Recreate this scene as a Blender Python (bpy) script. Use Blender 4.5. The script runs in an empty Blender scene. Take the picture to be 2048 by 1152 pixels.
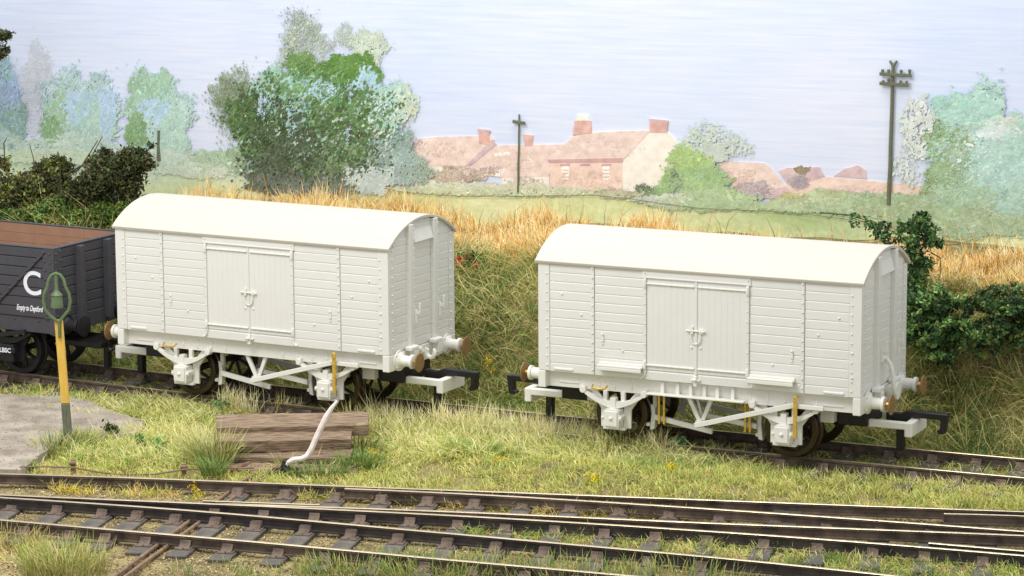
import bpy, bmesh, math, random
import numpy as np
from mathutils import Vector, Matrix
random.seed(7); RNG = np.random.default_rng(11)
S = bpy.context.scene; COL = S.collection
PI = math.pi

# ------------------------------------------------------------------ camera
CAM = np.array([0, -54.0147, 11.642]); PITCH = .1779; FPX = 6148.8; ROLL = -.006
_c, _s = math.cos(PITCH), math.sin(PITCH)
FW = np.array([0, _c, -_s]); _u = np.array([0, _s, _c]); _r = np.array([1., 0, 0])
RT = _r*math.cos(ROLL)+_u*math.sin(ROLL); UP = _u*math.cos(ROLL)-_r*math.sin(ROLL)
def ray(px, py): return FW+RT*(px-1024)/FPX-UP*(py-576)/FPX
def at(px, py, z=0.):                      # photo pixel -> point on the level plane z
    v = ray(px, py); return CAM+v*(z-CAM[2])/v[2]
BY, BS = 7.0, -.35                         # backdrop board: Y = BY + BS*X, upright
BU = np.array([1, BS, 0])/math.hypot(1, BS); BN = np.array([BS, -1, 0])/math.hypot(1, BS)   # along board, towards viewer
B0 = np.array([0, BY, 0.])
def board(px, py):                         # photo pixel -> (u, v) on the backdrop board
    v = ray(px, py); k = ((B0-CAM)@BN)/(v@BN); P = CAM+v*k-B0
    return P@BU, P[2]
def bpt(u, v, d=0.): return B0+BU*u+BN*d+np.array([0, 0, v])
def project(P):
    V = np.asarray(P)-CAM; dd = V@FW
    return 1024+FPX*(V@RT)/dd, 576-FPX*(V@UP)/dd
cd = bpy.data.cameras.new('camera'); cam = bpy.data.objects.new('camera', cd); COL.objects.link(cam)
cam.matrix_world = Matrix(((RT[0], UP[0], -FW[0], CAM[0]), (RT[1], UP[1], -FW[1], CAM[1]), (RT[2], UP[2], -FW[2], CAM[2]), (0, 0, 0, 1)))
cd.sensor_width = 36; cd.lens = 36*FPX/2048; cd.clip_start = 1; cd.clip_end = 400
S.camera = cam

# track frame (s along the siding, t behind it)
PH = -.4624; M0 = np.array([-.2865, -1.88]); E1 = np.array([math.cos(PH), math.sin(PH)]); E2 = np.array([-E1[1], E1[0]])
def to_st(x, y): return (x-M0[0])*E1[0]+(y-M0[1])*E1[1], (x-M0[0])*E2[0]+(y-M0[1])*E2[1]
def st(s, t, z=0.): p = M0+E1*s+E2*t; return np.array([p[0], p[1], z])
def tc(s): return .0031*(s*s-17.8)

# ------------------------------------------------------------------ colours and materials
def lin(c):
    return tuple(((v/255)/12.92 if v/255 <= .04045 else ((v/255+.055)/1.055)**2.4) for v in c)
def mat(name, col, rough=.6, var=.12, scale=8., bump=0., bscale=60., metal=0., spec=.4, attr=False, col2=None, stretch=None, sub=0.):
    m = bpy.data.materials.new(name); m.use_nodes = True; nt = m.node_tree; n = nt.nodes; L = nt.links
    b = n['Principled BSDF']; b.inputs['Roughness'].default_value = rough; b.inputs['Metallic'].default_value = metal
    b.inputs['Specular IOR Level'].default_value = spec
    tcn = n.new('ShaderNodeTexCoord'); mp = n.new('ShaderNodeMapping'); L.new(tcn.outputs['Object'], mp.inputs['Vector'])
    if stretch: mp.inputs['Scale'].default_value = stretch
    nz = n.new('ShaderNodeTexNoise'); nz.inputs['Scale'].default_value = scale; nz.inputs['Detail'].default_value = 6
    L.new(mp.outputs[0], nz.inputs['Vector'])
    rp = n.new('ShaderNodeValToRGB'); rp.color_ramp.elements[0].position = .3; rp.color_ramp.elements[1].position = .7
    L.new(nz.outputs['Fac'], rp.inputs['Fac'])
    if attr:
        a = n.new('ShaderNodeAttribute'); a.attribute_name = 'Col'
        rp.color_ramp.elements[0].color = (1-var,)*3+(1,); rp.color_ramp.elements[1].color = (1+var,)*3+(1,)
        mx = n.new('ShaderNodeMix'); mx.data_type = 'RGBA'; mx.blend_type = 'MULTIPLY'; mx.inputs[0].default_value = 1
        L.new(a.outputs['Color'], mx.inputs[6]); L.new(rp.outputs[0], mx.inputs[7]); L.new(mx.outputs[2], b.inputs['Base Color'])
    else:
        c = lin(col); d = lin(col2) if col2 else None
        rp.color_ramp.elements[0].color = tuple(v*(1-var) for v in c)+(1,)
        rp.color_ramp.elements[1].color = (d if d else tuple(min(1, v*(1+var)) for v in c))+(1,)
        L.new(rp.outputs[0], b.inputs['Base Color'])
    if sub: b.inputs['Subsurface Weight'].default_value = sub; b.inputs['Subsurface Radius'].default_value = (.05, .04, .03); b.inputs['Subsurface Scale'].default_value = .6
    if bump:
        n2 = n.new('ShaderNodeTexNoise'); n2.inputs['Scale'].default_value = bscale; n2.inputs['Detail'].default_value = 5
        L.new(mp.outputs[0], n2.inputs['Vector'])
        bp = n.new('ShaderNodeBump'); bp.inputs['Strength'].default_value = bump; bp.inputs['Distance'].default_value = .02
        L.new(n2.outputs['Fac'], bp.inputs['Height']); L.new(bp.outputs[0], b.inputs['Normal'])
    return m
MAT = {}
MAT['white'] = mat('white_plastic', (226, 225, 219), .45, .015, 3, .03, 30, spec=.35)
MAT['cream'] = mat('cream_plastic', (230, 229, 220), .5, .015, 2, .03, 20, spec=.35)
MAT['roof'] = mat('ivory_roof_plastic', (200, 195, 182), .5, .015, 2, .04, 20, spec=.3)
MAT['under'] = mat('white_underframe_plastic', (232, 230, 223), .45, .02, 5, spec=.35)
MAT['brass'] = mat('brass', (236, 198, 96), .42, .12, 20, metal=.75)
MAT['bronze'] = mat('bronze_disc', (158, 128, 86), .5, .1, 25, .1, 80, metal=.4)
MAT['ram'] = mat('brass_ram', (222, 178, 110), .35, .1, 20, metal=.9)
MAT['wheel'] = mat('dark_bronze_wheel', (64, 54, 44), .42, .2, 14, metal=.45)
MAT['tyre'] = mat('bronze_tyre', (78, 66, 52), .32, .15, 14, metal=.7)
MAT['black'] = mat('black_plastic', (24, 23, 25), .4, .15, 10, .05, 40)
MAT['grey'] = mat('dark_grey_paint', (70, 69, 74), .45, .08, 6, .08, 50)
MAT['brown'] = mat('brown_inside_paint', (160, 125, 102), .6, .06, 5, .06, 40)
MAT['blackpaint'] = mat('black_underframe_paint', (30, 29, 32), .5, .2, 8)
MAT['letter'] = mat('white_lettering', (236, 238, 244), .5, .02, 8)
MAT['railside'] = mat('rusty_dark_rail', (66, 56, 50), .6, .35, 4, .2, 40, col2=(108, 92, 80))
MAT['railtop'] = mat('worn_rail_head', (236, 218, 184), .3, .1, 3, metal=.85)
MAT['blade'] = mat('dark_switch_rail', (52, 49, 50), .5, .3, 5, .1, 40, metal=.2, col2=(80, 72, 68))
MAT['sleeper'] = mat('grey_stained_sleeper', (86, 86, 84), .8, .3, 4, .5, 30, col2=(112, 104, 94), stretch=(1, 1, 1))
MAT['chair'] = mat('rusty_rail_chair', (104, 88, 78), .85, .25, 9, .3, 40, col2=(130, 112, 98))
MAT['timber'] = mat('old_brown_timber', (104, 84, 66), .9, .35, 6, 1.0, 14, col2=(176, 152, 126), stretch=(.5, 7, 7))
MAT['rod'] = mat('rusty_rod', (124, 100, 80), .6, .25, 9, .2, 40, col2=(150, 122, 98))
MAT['yellow'] = mat('chipped_yellow_paint', (226, 184, 84), .6, .12, 5, .2, 20, stretch=(3, 3, .7))
MAT['green'] = mat('dull_green_paint', (94, 114, 78), .5, .15, 9, .15, 30)
MAT['greypost'] = mat('green_grey_wood', (106, 110, 92), .75, .25, 8, .3, 30, stretch=(4, 4, .6))
MAT['lever'] = mat('worn_white_paint', (238, 234, 234), .45, .03, 7, col2=(214, 190, 180))
MAT['ground'] = mat('brown_earth', (104, 92, 60), .95, .3, 2.4, .8, 40, col2=(166, 152, 104))
MAT['slab'] = mat('grey_worn_concrete', (150, 138, 124), .92, .22, 2.2, .9, 14, col2=(180, 169, 155))
MAT['leaf'] = mat('leaf', (0, 0, 0), .65, .15, 3, attr=True, spec=.25)
MAT['grass'] = mat('grass_fibre', (0, 0, 0), .7, .1, 4, attr=True, spec=.2)
MAT['paint'] = mat('backdrop_paint', (0, 0, 0), .75, .07, 9, .25, 30, attr=True, spec=.2)
MAT['twig'] = mat('thin_twig', (88, 78, 56), .8, .2, 10)
MAT['stone'] = mat('ballast_stone', (0, 0, 0), .9, .2, 20, attr=True, spec=.2)
MAT['stain'] = mat('damp_stain', (60, 46, 40), .9, .2, 10)

# ------------------------------------------------------------------ mesh builder
def plank_prof(o, i, z0, z1): return [(i, z0), (o, z0), (o, z1-.024), (o-(.017 if o > i else -.017), z1), (i, z1)]
class MB:
    def __init__(s): s.v = []; s.f = []; s.m = []
    def add(s, vs, fs, mi=0):
        o = len(s.v); s.v += [tuple(map(float, p)) for p in vs]; s.f += [tuple(o+i for i in f) for f in fs]; s.m += [mi]*len(fs); return s
    def box(s, x0, x1, y0, y1, z0, z1, mi=0):
        return s.add([(x0,y0,z0),(x1,y0,z0),(x1,y1,z0),(x0,y1,z0),(x0,y0,z1),(x1,y0,z1),(x1,y1,z1),(x0,y1,z1)],
                     [(0,3,2,1),(4,5,6,7),(0,1,5,4),(1,2,6,5),(2,3,7,6),(3,0,4,7)], mi)
    def prism(s, poly, a, b, f, mi=0):     # poly of 2D points, f(u, v, w) -> xyz, from w=a to w=b
        n = len(poly); vs = [f(u, v, a) for u, v in poly]+[f(u, v, b) for u, v in poly]
        return s.add(vs, [tuple(range(n))[::-1], tuple(range(n, 2*n))]+[(i, (i+1) % n, n+(i+1) % n, n+i) for i in range(n)], mi)
    def tube(s, pts, r, n=8, mi=0, cap=True):
        pts = [Vector(p) for p in pts]; k = len(pts); rs = r if isinstance(r, (list, tuple)) else [r]*k
        vs = []; prev = None
        for i, p in enumerate(pts):
            d = (pts[min(i+1, k-1)]-pts[max(i-1, 0)]).normalized()
            if prev is None:
                a = d.cross(Vector((0, 0, 1)))
                if a.length < .1: a = d.cross(Vector((0, 1, 0)))
            else: a = prev-d*prev.dot(d)
            a.normalize(); prev = a; b = d.cross(a)
            vs += [p+(a*math.cos(2*PI*j/n)+b*math.sin(2*PI*j/n))*rs[i] for j in range(n)]
        fs = [(i*n+j, i*n+(j+1) % n, (i+1)*n+(j+1) % n, (i+1)*n+j) for i in range(k-1) for j in range(n)]
        if cap: fs += [tuple(range(n))[::-1], tuple((k-1)*n+j for j in range(n))]
        return s.add(vs, fs, mi)
    def lathe(s, prof, o, ax, n=24, mi=0, closed=False):      # prof [(along, r)]
        ax = Vector(ax).normalized(); a = ax.orthogonal().normalized(); b = ax.cross(a); o = Vector(o); k = len(prof)
        vs = [o+ax*h+(a*math.cos(2*PI*j/n)+b*math.sin(2*PI*j/n))*r for h, r in prof for j in range(n)]
        fs = [(i*n+j, i*n+(j+1) % n, ((i+1) % k)*n+(j+1) % n, ((i+1) % k)*n+j) for i in range(k if closed else k-1) for j in range(n)]
        if not closed: fs += [tuple(range(n))[::-1], tuple((k-1)*n+j for j in range(n))]
        return s.add(vs, fs, mi)
    def stud(s, p, r=.016, ax=(0, -1, 0)):
        return s.lathe([(0, r*1.25), (r*.7, r*1.05), (r*1.2, r*.45)], p, ax, 8)
    def bar(s, p, q, w, h, mi=0):          # rectangular bar p->q, w horizontal thickness across y, h in the other
        p, q = Vector(p), Vector(q); d = (q-p).normalized(); y = Vector((0, 1, 0)); n = d.cross(y).normalized()
        vs = [c+y*a*w/2+n*b*h/2 for c in (p, q) for a, b in ((-1,-1),(1,-1),(1,1),(-1,1))]
        return s.add(vs, [(0,1,2,3),(7,6,5,4),(0,4,5,1),(1,5,6,2),(2,6,7,3),(3,7,4,0)], mi)
    def build(s, name, m, parent=None, bevel=0., smooth=False, mw=None):
        me = bpy.data.meshes.new(name); me.from_pydata(s.v, [], s.f)
        ms = m if isinstance(m, (list, tuple)) else [m]
        for q in ms: me.materials.append(MAT[q])
        if len(ms) > 1: me.polygons.foreach_set('material_index', s.m)
        bm = bmesh.new(); bm.from_mesh(me); bmesh.ops.recalc_face_normals(bm, faces=bm.faces)
        if bevel:
            ed = [e for e in bm.edges if len(e.link_faces) == 2 and e.calc_face_angle(0) > .5]
            bmesh.ops.bevel(bm, geom=ed, offset=bevel, segments=1, affect='EDGES', clamp_overlap=True)
        bm.to_mesh(me); bm.free()
        if smooth:
            me.polygons.foreach_set('use_smooth', [True]*len(me.polygons)); me.set_sharp_from_angle(angle=.6)
        o = bpy.data.objects.new(name, me); COL.objects.link(o)
        if parent: o.parent = parent
        return o
def empty(name, loc, rz=0., label=None, cat=None, group=None):
    o = bpy.data.objects.new(name, None); COL.objects.link(o); o.location = tuple(loc); o.rotation_euler = (0, 0, rz); o.empty_display_size = .2
    tag(o, label, cat, group); return o
def tag(o, label=None, cat=None, group=None, kind=None):
    for k, v in (('label', label), ('category', cat), ('group', group), ('kind', kind)):
        if v: o[k] = v
    return o
def colored(name, verts, faces, cols, m, parent=None):          # numpy mesh with a colour per vertex; faces (N,k)
    me = bpy.data.meshes.new(name); V = np.asarray(verts, np.float32); nv = len(V)
    fl = faces if isinstance(faces, list) else [faces]
    loops = np.concatenate([f.ravel() for f in fl]).astype(np.int32)
    tot = np.concatenate([np.full(len(f), f.shape[1], np.int32) for f in fl]); start = np.concatenate([[0], np.cumsum(tot)[:-1]]).astype(np.int32)
    me.vertices.add(nv); me.vertices.foreach_set('co', V.ravel())
    me.loops.add(len(loops)); me.loops.foreach_set('vertex_index', loops)
    me.polygons.add(len(tot)); me.polygons.foreach_set('loop_start', start); me.polygons.foreach_set('loop_total', tot)
    me.update(calc_edges=True)
    a = me.color_attributes.new('Col', 'FLOAT_COLOR', 'POINT')
    a.data.foreach_set('color', np.concatenate([np.asarray(cols, np.float32), np.ones((nv, 1), np.float32)], 1).ravel())
    me.materials.append(MAT[m]); me.validate()
    o = bpy.data.objects.new(name, me); COL.objects.link(o)
    if parent: o.parent = parent
    return o
def linA(a): a = np.asarray(a, float)/255; return np.where(a <= .04045, a/12.92, ((a+.055)/1.055)**2.4)

# ------------------------------------------------------------------ ground
def sm(x, a, b): k = np.clip((x-a)/(b-a), 0, 1); return k*k*(3-2*k)
def wob(x, y): return .5*np.sin(x*1.7+y*.9)+.3*np.sin(x*3.1-y*2.3+1)+.2*np.sin(x*5.3+y*4.7+2)
def ground_z(x, y):
    x = np.asarray(x, float); y = np.asarray(y, float); s, t = to_st(x, y)
    z = -.235+.02*wob(x, y)
    z = z+sm(t, 1.5, 4.7)*(2.15+.12*wob(s*.6, t*.4))+sm(t, 4.7, 9)*.12
    z = z+.2*np.exp(-((t+2.7)/1.0)**2)*sm(s, -1.2, .6)*(1-sm(s, 5, 8))        # grassy hump in front of the siding
    return z
xs = np.linspace(-17, 17, 171); ys = np.linspace(-24, 14, 191)
X, Y = np.meshgrid(xs, ys); Yb = BY+BS*X-.03
keep = Y
Yc = np.minimum(Y, Yb)                                                         # the sheet stops at the board
V = np.stack([X, Yc, ground_z(X, Yc)], -1).reshape(-1, 3); w = len(xs)
I = np.arange(len(V)).reshape(len(ys), w); F = np.stack([I[:-1, :-1], I[:-1, 1:], I[1:, 1:], I[1:, :-1]], -1).reshape(-1, 4)
ok = (Y <= Yb)[:-1, :-1].ravel(); F = F[ok]
g = colored('ground', V, F, np.zeros((len(V), 3)), 'ground'); tag(g, kind='structure')
g.data.polygons.foreach_set('use_smooth', [True]*len(g.data.polygons))

# grey hardstanding at the lower left
sl = MB(); ed = []
outl = [(-260, 770), (-60, 783), (40, 790), (120, 792), (180, 802), (232, 822), (290, 842), (285, 862), (225, 872), (150, 868), (118, 880), (92, 900), (70, 920), (42, 940), (-60, 938), (-260, 932)]
for i, (a, b) in enumerate(outl):
    p = at(a, b, -.09); ed.append((p[0]+random.uniform(-.02, .02), p[1]+random.uniform(-.02, .02)))
fine = []
for i in range(len(ed)):
    a, b = ed[i], ed[(i+1) % len(ed)]
    for k in range(5): fine.append((a[0]+(b[0]-a[0])*k/5+random.uniform(-.03, .03), a[1]+(b[1]-a[1])*k/5+random.uniform(-.03, .03)))
sl.prism(fine, -.4, -.09, lambda u, v, w_: (u, v, w_)); o = sl.build('hardstanding', 'slab'); tag(o, kind='structure')

# ------------------------------------------------------------------ tracks
def rail(name, pts, parent, z=0., side='railside', w=.066):
    pts = [np.array((p[0], p[1])) for p in pts]; prof = [(-.055,-.165),(.055,-.165),(.055,-.145),(.014,-.135),(.014,-.05),(w/2,-.04),(w/2,-.004),(w/2-.006,0),(-w/2+.006,0),(-w/2,-.004),(-w/2,-.04),(-.014,-.05),(-.014,-.135),(-.055,-.145)]
    m = MB(); k = len(prof); vs = []
    for i, p in enumerate(pts):
        d = pts[min(i+1, len(pts)-1)]-pts[max(i-1, 0)]; d = d/np.linalg.norm(d); n = np.array([-d[1], d[0]])
        vs += [(p[0]+n[0]*a, p[1]+n[1]*a, z+b) for a, b in prof]
    fs = []; mi = []
    for i in range(len(pts)-1):
        for j in range(k): fs.append((i*k+j, i*k+(j+1) % k, (i+1)*k+(j+1) % k, (i+1)*k+j)); mi.append(1 if j in (6, 7, 8) else 0)
    m.v = [tuple(map(float, v)) for v in vs]; m.f = fs+[tuple(range(k)), tuple((len(pts)-1)*k+j for j in range(k))]; m.m = mi+[0, 0]
    return m.build(name, [side, 'railtop'], parent)
def resample(pts, n=24):
    pts = np.array(pts); d = np.concatenate([[0], np.cumsum(np.linalg.norm(np.diff(pts, axis=0), axis=1))]); q = np.linspace(0, d[-1], n)
    X_ = np.interp(q, d, pts[:, 0]); Y_ = np.interp(q, d, pts[:, 1])
    for _ in range(6):
        X_[1:-1] = (X_[:-2]+2*X_[1:-1]+X_[2:])/4; Y_[1:-1] = (Y_[:-2]+2*Y_[1:-1]+Y_[2:])/4
    return list(zip(X_, Y_))
def railpx(name, px, parent, **k): return rail(name, resample([at(*q)[:2] for q in px]), parent, **k)
SLEEPER_ME = {}
def sleeper(cx, cy, ang, ln, chairs, parent, wd=.31, z=-.172, ch=True):
    m = MB(); m.box(-ln/2, ln/2, -wd/2, wd/2, -.11, 0)
    o = m.build('sleeper', 'sleeper', parent, bevel=.012); o.location = (cx, cy, z+random.uniform(-.008, .002)); o.rotation_euler = (0, 0, ang+random.uniform(-.015, .015))
    if ch:
        for cxx in chairs:
            c = MB(); c.box(cxx-.2, cxx+.2, -.12, .12, .001, .016)
            for sg in (-1, 1):
                c.prism([(cxx+sg*.03, .016), (cxx+sg*.16, .016), (cxx+sg*.12, .03), (cxx+sg*.06, .075), (cxx+sg*.04, .115), (cxx+sg*.03, .115)], -.085, .085, lambda u, v, w_: (u, w_, v))
                c.lathe([(0, .022), (.02, .018)], (cxx+sg*.17, 0, .016), (0, 0, 1), 6)
            c.build('rail_chair', 'chair', o, bevel=.012)
    return o
def curve_pts(off, s0=-15, s1=15, n=40):
    out = []
    for s in np.linspace(s0, s1, n): p = st(s, tc(s)+off); out.append((p[0], p[1]))
    return out
sid = empty('railway_track', st(0, tc(0)), 0, 'weedy siding track on which the white vans and grey wagon stand', 'railway track')
sid.location = (0, 0, 0)
rail('rail', curve_pts(-.632), sid); rail('rail', curve_pts(.632), sid)
for i in range(36):
    s = -13+i*.74; p = st(s, tc(s)); sleeper(p[0], p[1], PH+2*.0031*s+PI/2, 2.6, (-.632, .632), sid)
R = dict(
 R1u=[(-160,942),(0,946.5),(254,953.6),(520,965),(728,974),(1020,983.6),(1254,993),(1520,1003),(1767,1012.5),(2048,1022),(2250,1030)],
 R1l=[(690,976.5),(805,980.5),(1020,991.5),(1254,1006),(1520,1023.5),(1800,1043),(2048,1062),(2250,1077)],
 R2b=[(430,1006.5),(500,1008),(610,1012),(754,1017),(1020,1027),(1254,1038.7),(1520,1049.6),(1767,1058.8),(2048,1070),(2250,1079)],
 R2a=[(-160,981),(0,989),(127,995.5),(254,1000),(406,1005.5),(520,1011),(754,1022.7),(1020,1035.5),(1254,1051),(1520,1068),(1767,1086),(2048,1110),(2250,1128)],
 R3=[(-160,984),(0,994.5),(127,1002),(254,1009.5),(520,1031),(754,1054),(1020,1076.5),(1254,1098.8),(1520,1121),(1794,1151.6),(2050,1180)],
 R4=[(-160,1025),(0,1038.7),(254,1061.5),(520,1083),(754,1106),(1020,1130),(1254,1150),(1500,1173)])
trn = empty('railway_track', (0, 0, 0), 0, 'set of points with diverging bright topped rails in front of the grass strip', 'railway track')
railpx('rail', R['R1u'], trn); railpx('switch_rail', R['R1l'], trn); railpx('switch_rail', R['R2b'], trn); railpx('rail', R['R2a'], trn, side='blade')
railpx('check_rail', [(1858, 1085), (1950, 1093), (2048, 1101), (2250, 1119)], trn, side='blade')
railpx('check_rail', [(406, 1000.8), (520, 1005), (640, 1009)], trn, side='blade', w=.05)
railpx('check_rail', [(1888, 1026.5), (1960, 1028), (2048, 1031), (2250, 1040)], trn, w=.05)
near = empty('railway_track', (0, 0, 0), 0, 'nearest track with bare dark sleepers on brown ballast', 'railway track')
railpx('rail', R['R3'], near, side='blade'); railpx('rail', R['R4'], near)
AN = PI/2-.235
dS = np.array([math.cos(AN), math.sin(AN)])
for x in (-40, 51, 142, 213, 292, 373, 457, 558, 652, 749, 850, 948, 1050, 1155, 1262, 1370):
    y = np.interp(x, [q[0] for q in R['R4']], [q[1] for q in R['R4']]); p = at(x, y)[:2]
    ca = np.array([-.68, .68]); mid = p+dS*.66
    sleeper(mid[0], mid[1], AN, 2.36, (-.66, .66), near)
AT = PI/2-.2; dT = np.array([math.cos(AT), math.sin(AT)])
for x in (430, 528, 630, 723, 820, 916, 1012, 1110, 1210, 1312, 1415, 1530, 1636, 1747, 1850, 1965, 2075):
    y = np.interp(x, [q[0] for q in R['R2a']], [q[1] for q in R['R2a']]); p = at(x, y)[:2]
    ln = 2.5+(x > 1300)*.3; mid = p+dT*(.62-(x < 1000)*.1)
    sleeper(mid[0], mid[1], AT, ln, (-.62+(x < 1000)*.1, .74), trn)
# fishplates at the rail joints
for q in ((1575, 1027), (1564, 1051)):
    p = at(*q, -.08); f = MB(); f.box(-.22, .22, -.055, .055, -.06, .03)
    for k in (-.15, -.05, .05, .15): f.stud((k, -.055, -.015), .016)
    o = f.build('fishplate', 'blade', trn, bevel=.008); o.location = tuple(p); o.rotation_euler = (0, 0, -.28)
# point rods and signal wire
pts = [(205, 1168), (236, 1147), (325, 1085), (348, 1066), (393, 1042), (431, 1002), (467, 980), (490, 958), (530, 936)]
for k, (name, lab) in enumerate((('rod', 'long rusty point rod passing under the rails, left of the pair'), ('rod', 'long rusty point rod passing under the rails, right of the pair'))):
    m = MB(); P = []
    a = at(212+k*22, 1166-k*0, -.17); b = at(526+k*20, 934+k*3, -.17)
    for i in range(9): P.append(a+(b-a)*i/8+np.array([0, 0, .004*math.sin(i*2.1)]))
    m.tube(P, .03, 8); o = m.build('point_rod', 'rod', None, smooth=True); tag(o, lab, 'point rod', 'point rods under the rails')
sw = empty('signal_wire', at(300, 948, -.2), 0, 'sagging rusty wire run on two short stakes behind the rails at left', 'wire run'); sw.location = (0, 0, 0)
m = MB(); m.tube([at(*q, -.06+dz) for q, dz in (((40, 934), 0), ((90, 933), 0), ((147, 935), .01), ((195, 944), -.02), ((241, 949), -.05), ((305, 949), -.05), ((368, 939), .01), ((430, 936), 0), ((508, 936), 0))], .015, 6)
m.build('wire', 'rod', sw, smooth=True)
for q in ((147, 945), (368, 953)):
    p = at(*q, -.2); m = MB(); m.box(-.04, .04, -.03, .03, -.15, .22); m.lathe([(-.05, .035), (.05, .035)], (0, -.05, .17), (1, 0, 0), 10)
    o = m.build('stake', 'rod', sw, bevel=.006); o.location = tuple(p)
# loose sticks beside the stack
for i, (a, b, lab) in enumerate((((482, 936), (535, 916), 'short brown rod offcut lying left behind the rails'), ((440, 946), (500, 926), 'brown rod offcut lying lowest beside the timber stack'))):
    m = MB(); m.tube([at(*a, -.15), at(*b, -.1)], .035, 7); tag(m.build('rod_offcut', 'rod', None, smooth=True), lab, 'rod')

# ------------------------------------------------------------------ the white vans
L2, WY = 2.83, 1.15; ZE, ZA, ZH, ZB = 3.045, 3.4675, .889, 1.18
def arc_z(y, ze=ZE, za=ZA, w=1.2):
    h = za-ze; r = (w*w+h*h)/(2*h); return za-r+math.sqrt(max(0, r*r-y*y))
def van(name, loc, rz, label, steps):
    T = empty(name, loc, rz, label, 'railway van', 'white vans')
    W_, U_, C_ = 'white', 'under', 'cream'
    # body: inner shell + planks
    b = MB(); prof = [(-1.125, ZB), (1.125, ZB)]+[(1.125-2.25*i/14, arc_z(1.125-2.25*i/14)-.05) for i in range(15)]
    b.prism(prof, -L2+.03, L2-.03, lambda u, v, w: (w, u, v))
    b.build('body', W_, T)
    for sy in (-1, 1):
        b = MB(); ph = (ZE-.03-ZB)/12
        for (x0, x1) in ((-2.62, -1.875), (-1.805, -.93), (.93, 1.805), (1.875, 2.62)):
            for i in range(12):
                z0 = ZB+i*ph; b.prism(plank_prof(sy*1.145, sy*1.105, z0, z0+ph-.0005), x0, x1, lambda u, v, w: (w, u, v))
        b.prism(plank_prof(sy*1.145, sy*1.105, ZB, ZB+ph), -.93, .93, lambda u, v, w: (w, u, v))
        b.build('side_planking', W_, T)
    for sx in (-1, 1):
        b = MB(); ph = (ZE-.03-ZB)/12
        for (y0, y1) in ((-.96, -.50), (-.33, .33), (.50, .96)):
            for i in range(15):
                z0 = ZB+.02+i*ph; zt = min(z0+ph-.0015, min(arc_z(y0), arc_z(y1))-.06)
                if zt-z0 > .03: b.prism(plank_prof(sx*2.82, sx*2.78, z0, zt), y0, y1, lambda u, v, w: (u, w, v))
        b.build('end_planking', W_, T)
    for sx in (-1, 1):
        for sy in (-1, 1):
            c = MB(); x0, x1 = sorted((sx*2.625, sx*L2)); y0, y1 = sorted((sy*1.155, sy*.965))
            c.prism([(sx*2.625, sy*1.155), (sx*L2, sy*1.155), (sx*L2, sy*.965), (sx*2.79, sy*.965), (sx*2.79, sy*1.12), (sx*2.625, sy*1.12)], ZB+.004, ZE-.02, lambda u, v, w: (u, v, w))
            for i in range(12):
                z = ZB+.1+i*.155; c.stud((sx*2.67, sy*1.155, z), .015, (0, sy, 0)); c.stud((sx*L2, sy*1.02, z), .017, (sx, 0, 0))
            c.build('corner_post', W_, T, bevel=.008)
    for sy in (-1, 1):
        for x in (-1.84, 1.84):
            c = MB(); c.box(x-.028, x+.028, sy*1.15-.014, sy*1.15+.014, ZB-.0, ZE-.03)
            for i in range(12): c.stud((x, sy*1.164, ZB+.08+i*.155), .016, (0, sy, 0))
            c.build('strap', W_, T, bevel=.005)
    sy = -1
    for sg in (-1, 1):
        x = sg*.90
        c = MB(); c.box(x-.024, x+.024, -1.172, -1.12, ZB+.12, 2.93)
        for i in range(10): c.stud((x, -1.172, ZB+.25+i*.17), .012)
        c.tube([(x, -1.158, ZB+.14), (x+sg*.005, -1.158, ZB+.08), (x+sg*.03, -1.158, ZB+.035), (x+sg*.075, -1.158, ZB+.01)], .022, 8)
        c.build('door_post', W_, T, bevel=.004)
    c = MB(); c.box(-.95, .95, -1.165, -1.12, 2.895, ZE-.025); c.box(-.95, .95, -1.175, -1.12, 2.875, 2.9); c.build('door_lintel', W_, T, bevel=.005)
    for sg in (-1, 1):
        d = MB(); x0, x1 = sorted((sg*.008, sg*.872))
        nb = 8
        for i in range(nb):
            a = x0+(x1-x0)*i/nb; d.box(a+.0004, a+(x1-x0)/nb-.0004, -1.148, -1.12, ZB+.165, 2.87)
        dd = d.build('door', W_, T, bevel=.0012)
        for z in (2.785, 1.425):
            h = MB(); h.tube([(sg*.03, -1.16, z), (sg*.9, -1.16, z)], .015, 8); h.lathe([(-.07, .024), (-.05, .029), (.05, .029), (.07, .024)], (sg*.9, -1.172, z), (0, 0, 1), 10)
            for k in range(7): h.lathe([(-.016, .019), (.016, .019)], (sg*(.08+k*.125), -1.16, z), (1, 0, 0), 8)
            h.build('hinge', C_, dd, smooth=True)
    c = MB(); c.box(-.02 if steps else -.009, .02 if steps else .009, -1.166, -1.14, ZB+.15, 2.87); c.build('door_bead', W_, T, bevel=.003)
    k = MB()
    k.tube([(-.15, -1.175, 2.06), (.15, -1.175, 2.06)], .014, 8); k.box(-.085, -.045, -1.185, -1.15, 2.01, 2.13); k.box(.06, .13, -1.185, -1.15, 2.03, 2.085)
    for sg in (-1, 1): k.stud((sg*.15, -1.175, 2.06), .018)
    for sg in (-1, 1): q = MB(); q.stud((sg*.08, -1.147, 1.775), .018); q.build('bolt', W_, T)
    for i in range(15):
        a = PI*i/14; p = (-.085*math.cos(a)+.0, -1.175, 2.0-.16*math.sin(a)**.8); k.lathe([(-.018, .007), (0, .014), (.018, .007)], p, (math.sin(a)+.01, 0, -math.cos(a)), 6)
    k.build('door_latch', C_, T, smooth=True)
    k = MB(); k.box(-.03, .03, -1.2, -1.14, ZB-.04, ZB+.13); k.box(-.08, .08, -1.19, -1.14, ZB+.04, ZB+.075); k.stud((0, -1.2, ZB+.07), .03); k.build('foot_latch', C_, T, bevel=.006)
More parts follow.
